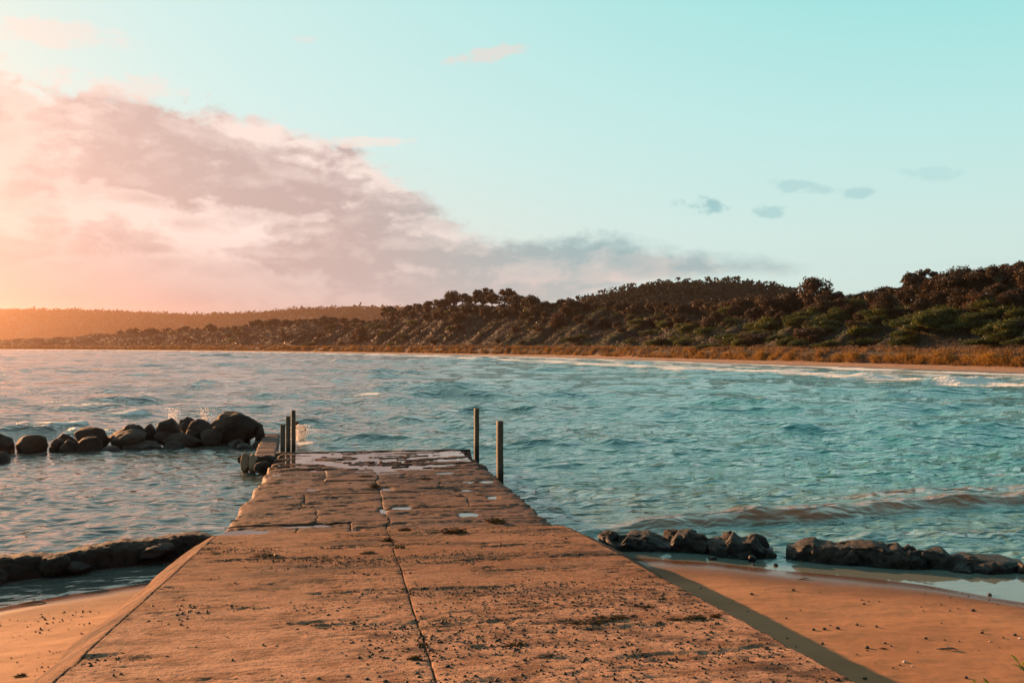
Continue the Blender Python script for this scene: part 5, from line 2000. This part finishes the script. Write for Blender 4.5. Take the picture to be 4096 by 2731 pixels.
for (X, Y, w, lab) in [(1130, 1018, 5, 'dark round pebble casting a long shadow at the foot of the ramp crack'), (490, 800, 5, 'dark pebble at the end of the gravel streak on the left ramp'),
                       (295, 888, 4.5, 'dark pebble alone on the lower left ramp'), (940, 845, 3, 'small pebble just left of the crack, lower ramp'), (615, 1185, 6, 'dark pebble near the bottom edge, left of the crack'),
                       (850, 1212, 6, 'dark pointed stone at the bottom edge just left of the crack'), (735, 1200, 5, 'dark pebble at the bottom edge between two others'), (335, 1195, 5, 'dark pebble at the bottom edge, far left of the crack'),
                       (430, 1195, 5, 'flat dark stone at the bottom edge left of centre'), (1240, 1118, 6, 'angular dark stone right of the crack at the ramp foot'), (170, 992, 4, 'small dark pebble at the lower left of the ramp'),
                       (350, 905, 3.5, 'pale brown pebble beside the lone dark pebble'), (1050, 1162, 5, 'round pebble just left of the crack end'), (1640, 890, 4, 'pebble above the weed clump on the lower right ramp')]:
    px, py = z4(X, Y)
    put_small(rw.choice(PEB), 'pebble', px, py, w, lab, 'pebble', 'single pebbles on the ramp', 0.8)
for k in range(9):
    px, py = z4(1290 + 11 * k + rw.uniform(-4, 4), 968 + rw.uniform(-9, 12))
    put_small(rw.choice(PEB), 'mussel_shell', px, py, 3.4, 'black mussel shell in the small cluster at the ramp foot', 'shell', 'mussel cluster at the ramp foot', 0.8)
# dark shells scattered along the gravel streaks
for k in range(70):
    X = rw.uniform(1080, 2350); Y = np.interp(X, [1080, 1500, 2000, 2352], [905, 920, 850, 800]) + rw.gauss(0, 26)
    px, py = z4(X, Y)
    put_small(rw.choice(PEB), 'pebble', px, py, rw.uniform(1.8, 3.8), 'small dark stone in the gravel streak across the right ramp', 'pebble', 'stones of the right ramp streak', 0.7)
for k in range(36):
    X = rw.uniform(240, 720); Y = np.interp(X, [240, 450, 720], [745, 770, 690]) + rw.gauss(0, 18)
    px, py = z4(X, Y)
    put_small(rw.choice(PEB), 'pebble', px, py, rw.uniform(1.6, 3.4), 'small dark stone in the gravel streak across the left ramp', 'pebble', 'stones of the left ramp streak', 0.7)
for k in range(22):
    X = rw.uniform(600, 930); Y = np.interp(X, [600, 930], [585, 575]) + rw.gauss(0, 8)
    px, py = z4(X, Y)
    put_small(rw.choice(PEB), 'pebble', px, py, rw.uniform(1.4, 2.6), 'small dark stone in the upper gravel streak left of the crack', 'pebble', 'stones of the upper ramp streak', 0.7)
# bits on the right hand sand
sandn = [(1305, 703, 4.5, 0), (1360, 700, 4.5, 0), (1425, 697, 5, 0), (1520, 678, 4.5, 0), (1617, 688, 4.5, 0), (2140, 718, 4, 0), (2095, 608, 5, 0), (1000, 527, 4, 0), (1205, 508, 4, 0), (1860, 745, 4, 0),
         (1570, 792, 5.5, 0), (2060, 940, 4.5, 0), (1555, 575, 3.5, 0), (2305, 730, 4.5, 0), (1350, 772, 4, 0), (1660, 770, 3.5, 0), (2180, 532, 5, 0), (1755, 862, 5, 1), (1798, 883, 3.5, 1), (2330, 745, 4, 1), (2180, 760, 3, 1), (1560, 945, 4.5, 0)]
for (X, Y, w, sh) in sandn:
    px, py = z5(X, Y)
    if sh:
        put_small(rw.choice(SHL), 'shell', px, py, w, 'white broken shell lying on the right hand sand', 'shell', 'white shells on the right hand sand', 0.7)
    else:
        put_small(rw.choice(PEB), 'pebble', px, py, w, 'dark pebble casting a shadow on the right hand sand', 'pebble', 'pebbles on the right hand sand', 0.9)
for k in range(22):
    px, py = z5(rw.uniform(1050, 2350), rw.uniform(520, 960))
    if py < 0.36 * px + 240 and px < 880 and py > HOR + (px - 640) * 0.55 + 225:
        continue
    put_small(rw.choice(PEB), 'pebble', px, py, rw.uniform(1.6, 3.0), 'small dark pebble strewn on the right hand sand', 'pebble', 'small pebbles on the right hand sand', 0.8)


# gravel and grit, too many to count
def build_gravel():
    rng = np.random.default_rng(77)
    n = 60000
    a = rng.uniform(-8.6, -0.05, n); b = rng.uniform(0.03, JW - 0.05, n)
    m1 = fbm(a * 1.5 + 31, b * 0.45 - 4, 4, 0.55)
    m2 = fbm(a * 0.9 - 7, b * 0.35 + 12, 3)
    lowr = sstep(-4.3, -5.6, a) * sstep(1.8, 2.8, b)
    p = 0.012 + 0.8 * sstep(0.10, 0.30, m1) + 0.8 * sstep(0.12, 0.34, m2) + 0.5 * lowr
    k = rng.random(n) < np.clip(p, 0, 1) * 0.8
    a, b = a[k], b[k]
    x, y = jxy(a, b)
    z = jz(a) + relief(a, b)
    # right sand and left sand
    n2 = 380
    xr = rng.uniform(1.5, 7.6, n2); yr = rng.uniform(6.2, 12.6, n2)
    ar, br = jab(xr, yr)
    zr = beach_z(xr, yr)
    kk = (br > JW + 0.3) & (zr > 0.09) & (rng.random(n2) < 0.5)
    n3 = 2200
    xl = rng.uniform(-6.5, -3.0, n3); yl = rng.uniform(6.5, 12.3, n3)
    al, bl = jab(xl, yl)
    zl = beach_z(xl, yl)
    band = fbm(xl * 0.7 + 2, yl * 1.1, 3)
    kl = (bl < -0.3) & (zl > 0.06) & (rng.random(n3) < 0.08 + 0.9 * sstep(0.0, 0.25, band))
    x = np.concatenate([x, xr[kk], xl[kl]]); y = np.concatenate([y, yr[kk], yl[kl]]); z = np.concatenate([z, zr[kk], zl[kl]])
    n = len(x)
    oc = np.array([(1, 0, 0), (0, 1, 0), (-1, 0, 0), (0, -1, 0), (0, 0, 1), (0, 0, -0.6)], float)
    of = np.array([(0, 1, 4), (1, 2, 4), (2, 3, 4), (3, 0, 4), (1, 0, 5), (2, 1, 5), (3, 2, 5), (0, 3, 5)])
    sz = 0.0035 + 0.013 * rng.random(n) ** 3
    V = oc[None] * (sz[:, None, None] * rng.uniform(0.6, 1.4, (n, 6, 1)))
    an = rng.uniform(0, 6.28, n); c, s = np.cos(an)[:, None], np.sin(an)[:, None]
    V = np.stack([V[:, :, 0] * c - V[:, :, 1] * s, V[:, :, 0] * s + V[:, :, 1] * c, V[:, :, 2] * 0.75], 2)
    V = V + np.stack([x, y, z + sz * 0.35], 1)[:, None, :]
    Fq = (of[None] + (np.arange(n) * 6)[:, None, None]).reshape(-1, 3)
    me = np_mesh('gravel', V.reshape(-1, 3), Fq, smooth=False)
    o = mobj('gravel', me, M['gravel'])
    tag(o, 'dark grit and shell fragments strewn over ramp and sand', 'gravel', kind='stuff')


build_gravel()


# driftwood on the right sand
def driftwood(px, py, L, label, rz):
    z = 0.5
    for _ in range(8):
        x, y = unproj(px, py, z); z = surf_z(x, y)
    rng = np.random.default_rng(int(px))
    pts = np.array([(-0.5, 0, 0.03), (-0.2, 0.02, 0.06), (0.1, -0.02, 0.10), (0.3, 0.03, 0.09), (0.5, 0.0, 0.03)]) * [L, L, L]
    br = np.array([(0.1, -0.02, 0.10), (0.02, 0.10, 0.16), (-0.12, 0.2, 0.20)]) * L
    V, Fq = join_parts([tube(pts, np.array([0.02, 0.05, 0.065, 0.045, 0.015]) * L, 7), tube(br, np.array([0.04, 0.025, 0.01]) * L, 5)])
    me = np_mesh('driftwood', V, Fq)
    o = mobj('driftwood', me, M['driftwood'])
    o.location = (x, y, z)
    o.rotation_euler = (0, 0, rz)
    tag(o, label, 'driftwood')


driftwood(947, 649, 0.19, 'forked piece of driftwood on the right hand sand', -0.2)
px, py = z5(1258, 452)
driftwood(px, py, 0.16, 'short dark stick lying near the wet sand on the right', 0.1)
px, py = z3(240, 748)
driftwood(px, py, 0.30, 'thin stick lying on the left hand sand near the pool', 0.15)


# ------------------------------------------------------------------ beach plants at the right edge
def plant(loc, stems, label, seed, leafL=0.09, leafW=0.026, height=0.2):
    rng = np.random.default_rng(seed)
    root = empty('beach_plant', loc)
    tag(root, label, 'plant', 'plants at the right edge')
    parts = []
    for (sx, sy, sz) in stems:
        parts.append(tube(np.array([(0, 0, -0.03), (sx * 0.4, sy * 0.4, sz * 0.55), (sx, sy, sz)]), [0.006, 0.005, 0.003], 5))
    V, Fq = join_parts(parts)
    st = mobj('stem', np_mesh('stem', V, Fq, attrs={'tone': np.full(len(V), 0.5)}), M['plant'], root)
    for (sx, sy, sz) in stems:
        for k in range(7):
            f = 0.45 + 0.55 * k / 6
            p = np.array([sx * f, sy * f, sz * f])
            an = rng.uniform(0, 6.28); up = rng.uniform(0.3, 1.0) if k < 5 else 1.2
            d = np.array([math.cos(an), math.sin(an), up]); d /= np.linalg.norm(d)
            side = np.cross(d, [0, 0, 1.0]); side /= np.linalg.norm(side); nrm = np.cross(side, d)
            L = leafL * rng.uniform(0.7, 1.2); Wd = leafW * rng.uniform(0.8, 1.2)
            us = np.linspace(0, 1, 6); prof = np.array([0.12, 0.6, 0.95, 1.0, 0.7, 0.05])
            Vl = []
            for u, w in zip(us, prof):
                c = p + d * L * u + nrm * (-0.18 * L * u * u)
                Vl += [c - side * Wd / 2 * w + nrm * 0.004 * w, c - nrm * 0.002, c + side * Wd / 2 * w + nrm * 0.004 * w]
            Fl = []
            for i in range(5):
                for j in range(2):
                    Fl.append((i * 3 + j, i * 3 + j + 1, i * 3 + j + 4, i * 3 + j + 3))
            mobj('leaf', np_mesh('leaf', np.array(Vl), np.array(Fl), attrs={'tone': np.full(18, rng.random())}), M['plant'], root)


def sand_at(px, py):
    z = 0.6
    for _ in range(10):
        x, y = unproj(px, py, z); z = surf_z(x, y)
    return x, y, z


x, y, z = sand_at(990, 702)
plant((x - 0.02, y, z), [(-0.05, 0.02, 0.10), (0.03, 0.0, 0.11), (0.10, -0.02, 0.09)], 'small green leafy plant at the bottom right corner of the sand', 51)
x, y, z = sand_at(945, 705)
plant((x, y, z), [(-0.06, 0.0, 0.10), (0.02, 0.02, 0.115)], 'small green leafy sprig on the bottom edge, left of the corner plant', 52, leafL=0.07)
x, y, z = sand_at(1042, 690)
plant((x, y, z), [(-0.16, 0.05, 0.20), (0.05, 0.0, 0.25)], 'green leaves poking in at the right edge just above the corner plant', 53, leafL=0.11, leafW=0.035)
# taller bush just outside the right edge, one twig in view
bz = float(beach_z(np.array([3.95]), np.array([6.9]))[0])
plant((3.95, 6.9, bz), [(-0.40, 0.0, 1.51 - bz), (0.1, 0.1, 1.5 - bz), (0.25, -0.05, 1.35 - bz), (0.0, 0.2, 1.2 - bz)], 'yellow-green twig with slim leaves reaching in at the right edge above the pool', 54, leafL=0.10, leafW=0.02)


# ------------------------------------------------------------------ spray
def spray(px, py0, py1, d, w, n, label, seed, fan=1.0):
    rng = np.random.default_rng(seed)
    k = d / F
    cx = (px - 512) * k; zt = CAM_Z - (py0 - HOR) * k; zb_ = CAM_Z - (py1 - HOR) * k
    u = rng.random(n) ** 1.6
    P = np.stack([cx + rng.normal(0, 1, n) * w * k * (0.35 + 0.65 * u) * fan, d + rng.normal(0, 0.12, n), zb_ + (zt - zb_) * u], 1)
    sz = rng.uniform(0.003, 0.013, n)
    oc = np.array([(1, 0, 0), (0, 1, 0), (-1, 0, 0), (0, -1, 0), (0, 0, 1.3), (0, 0, -1.3)], float)
    of = np.array([(0, 1, 4), (1, 2, 4), (2, 3, 4), (3, 0, 4), (1, 0, 5), (2, 1, 5), (3, 2, 5), (0, 3, 5)])
    V = oc[None] * sz[:, None, None] + P[:, None, :]
    Fq = (of[None] + (np.arange(n) * 6)[:, None, None]).reshape(-1, 3)
    o = mobj('sea_spray', np_mesh('sea_spray', V.reshape(-1, 3), Fq, smooth=True), M['foam'])
    tag(o, label, 'spray', kind='stuff')


px, py0 = zb(1300, 150); _, py1 = zb(1300, 240)
spray(px, py0, py1, 31.6, 4, 350, 'plume of spray behind the perched boulder', 1)
px, py0 = zb(1540, 148); _, py1 = zb(1540, 250)
spray(px, py0, py1, 31.9, 4, 450, 'taller plume of spray behind the oval boulder', 2)
px, py0 = zb(1375, 250); _, py1 = zb(1375, 300)
spray(px, py0, py1, 31.2, 3, 300, 'spray between two boulders', 3)
px, py0 = zb(2260, 275); _, py1 = zb(2280, 400)
spray(px, py0, py1, 31.0, 7, 2200, 'splash bursting against the rock behind the three posts', 4)

# ------------------------------------------------------------------ haze
def build_haze():
    me = bpy.data.meshes.new('haze')
    x0, x1, y0, y1, z0, z1 = -1600, 700, -40, 2000, -3.0, 78.0
    v = [(x, y, z) for z in (z0, z1) for y in (y0, y1) for x in (x0, x1)]
    f = [(0, 2, 3, 1), (4, 5, 7, 6), (0, 1, 5, 4), (2, 6, 7, 3), (0, 4, 6, 2), (1, 3, 7, 5)]
    me.from_pydata(v, [], f)
    m, t, out = new_mat('haze_air')
    vol = t.add('ShaderNodeVolumePrincipled')
    vol.inputs['Color'].default_value = (1.0, 0.68, 0.52, 1)
    vol.inputs['Density'].default_value = HAZE_DENSITY
    vol.inputs['Anisotropy'].default_value = HAZE_G
    t.link(vol.outputs[0], out.inputs['Volume'])
    o = mobj('haze', me, m)
    tag(o, 'warm sea haze over the bay', 'haze', kind='stuff')


HAZE_DENSITY = 0.00008
HAZE_G = 0.82
build_haze()
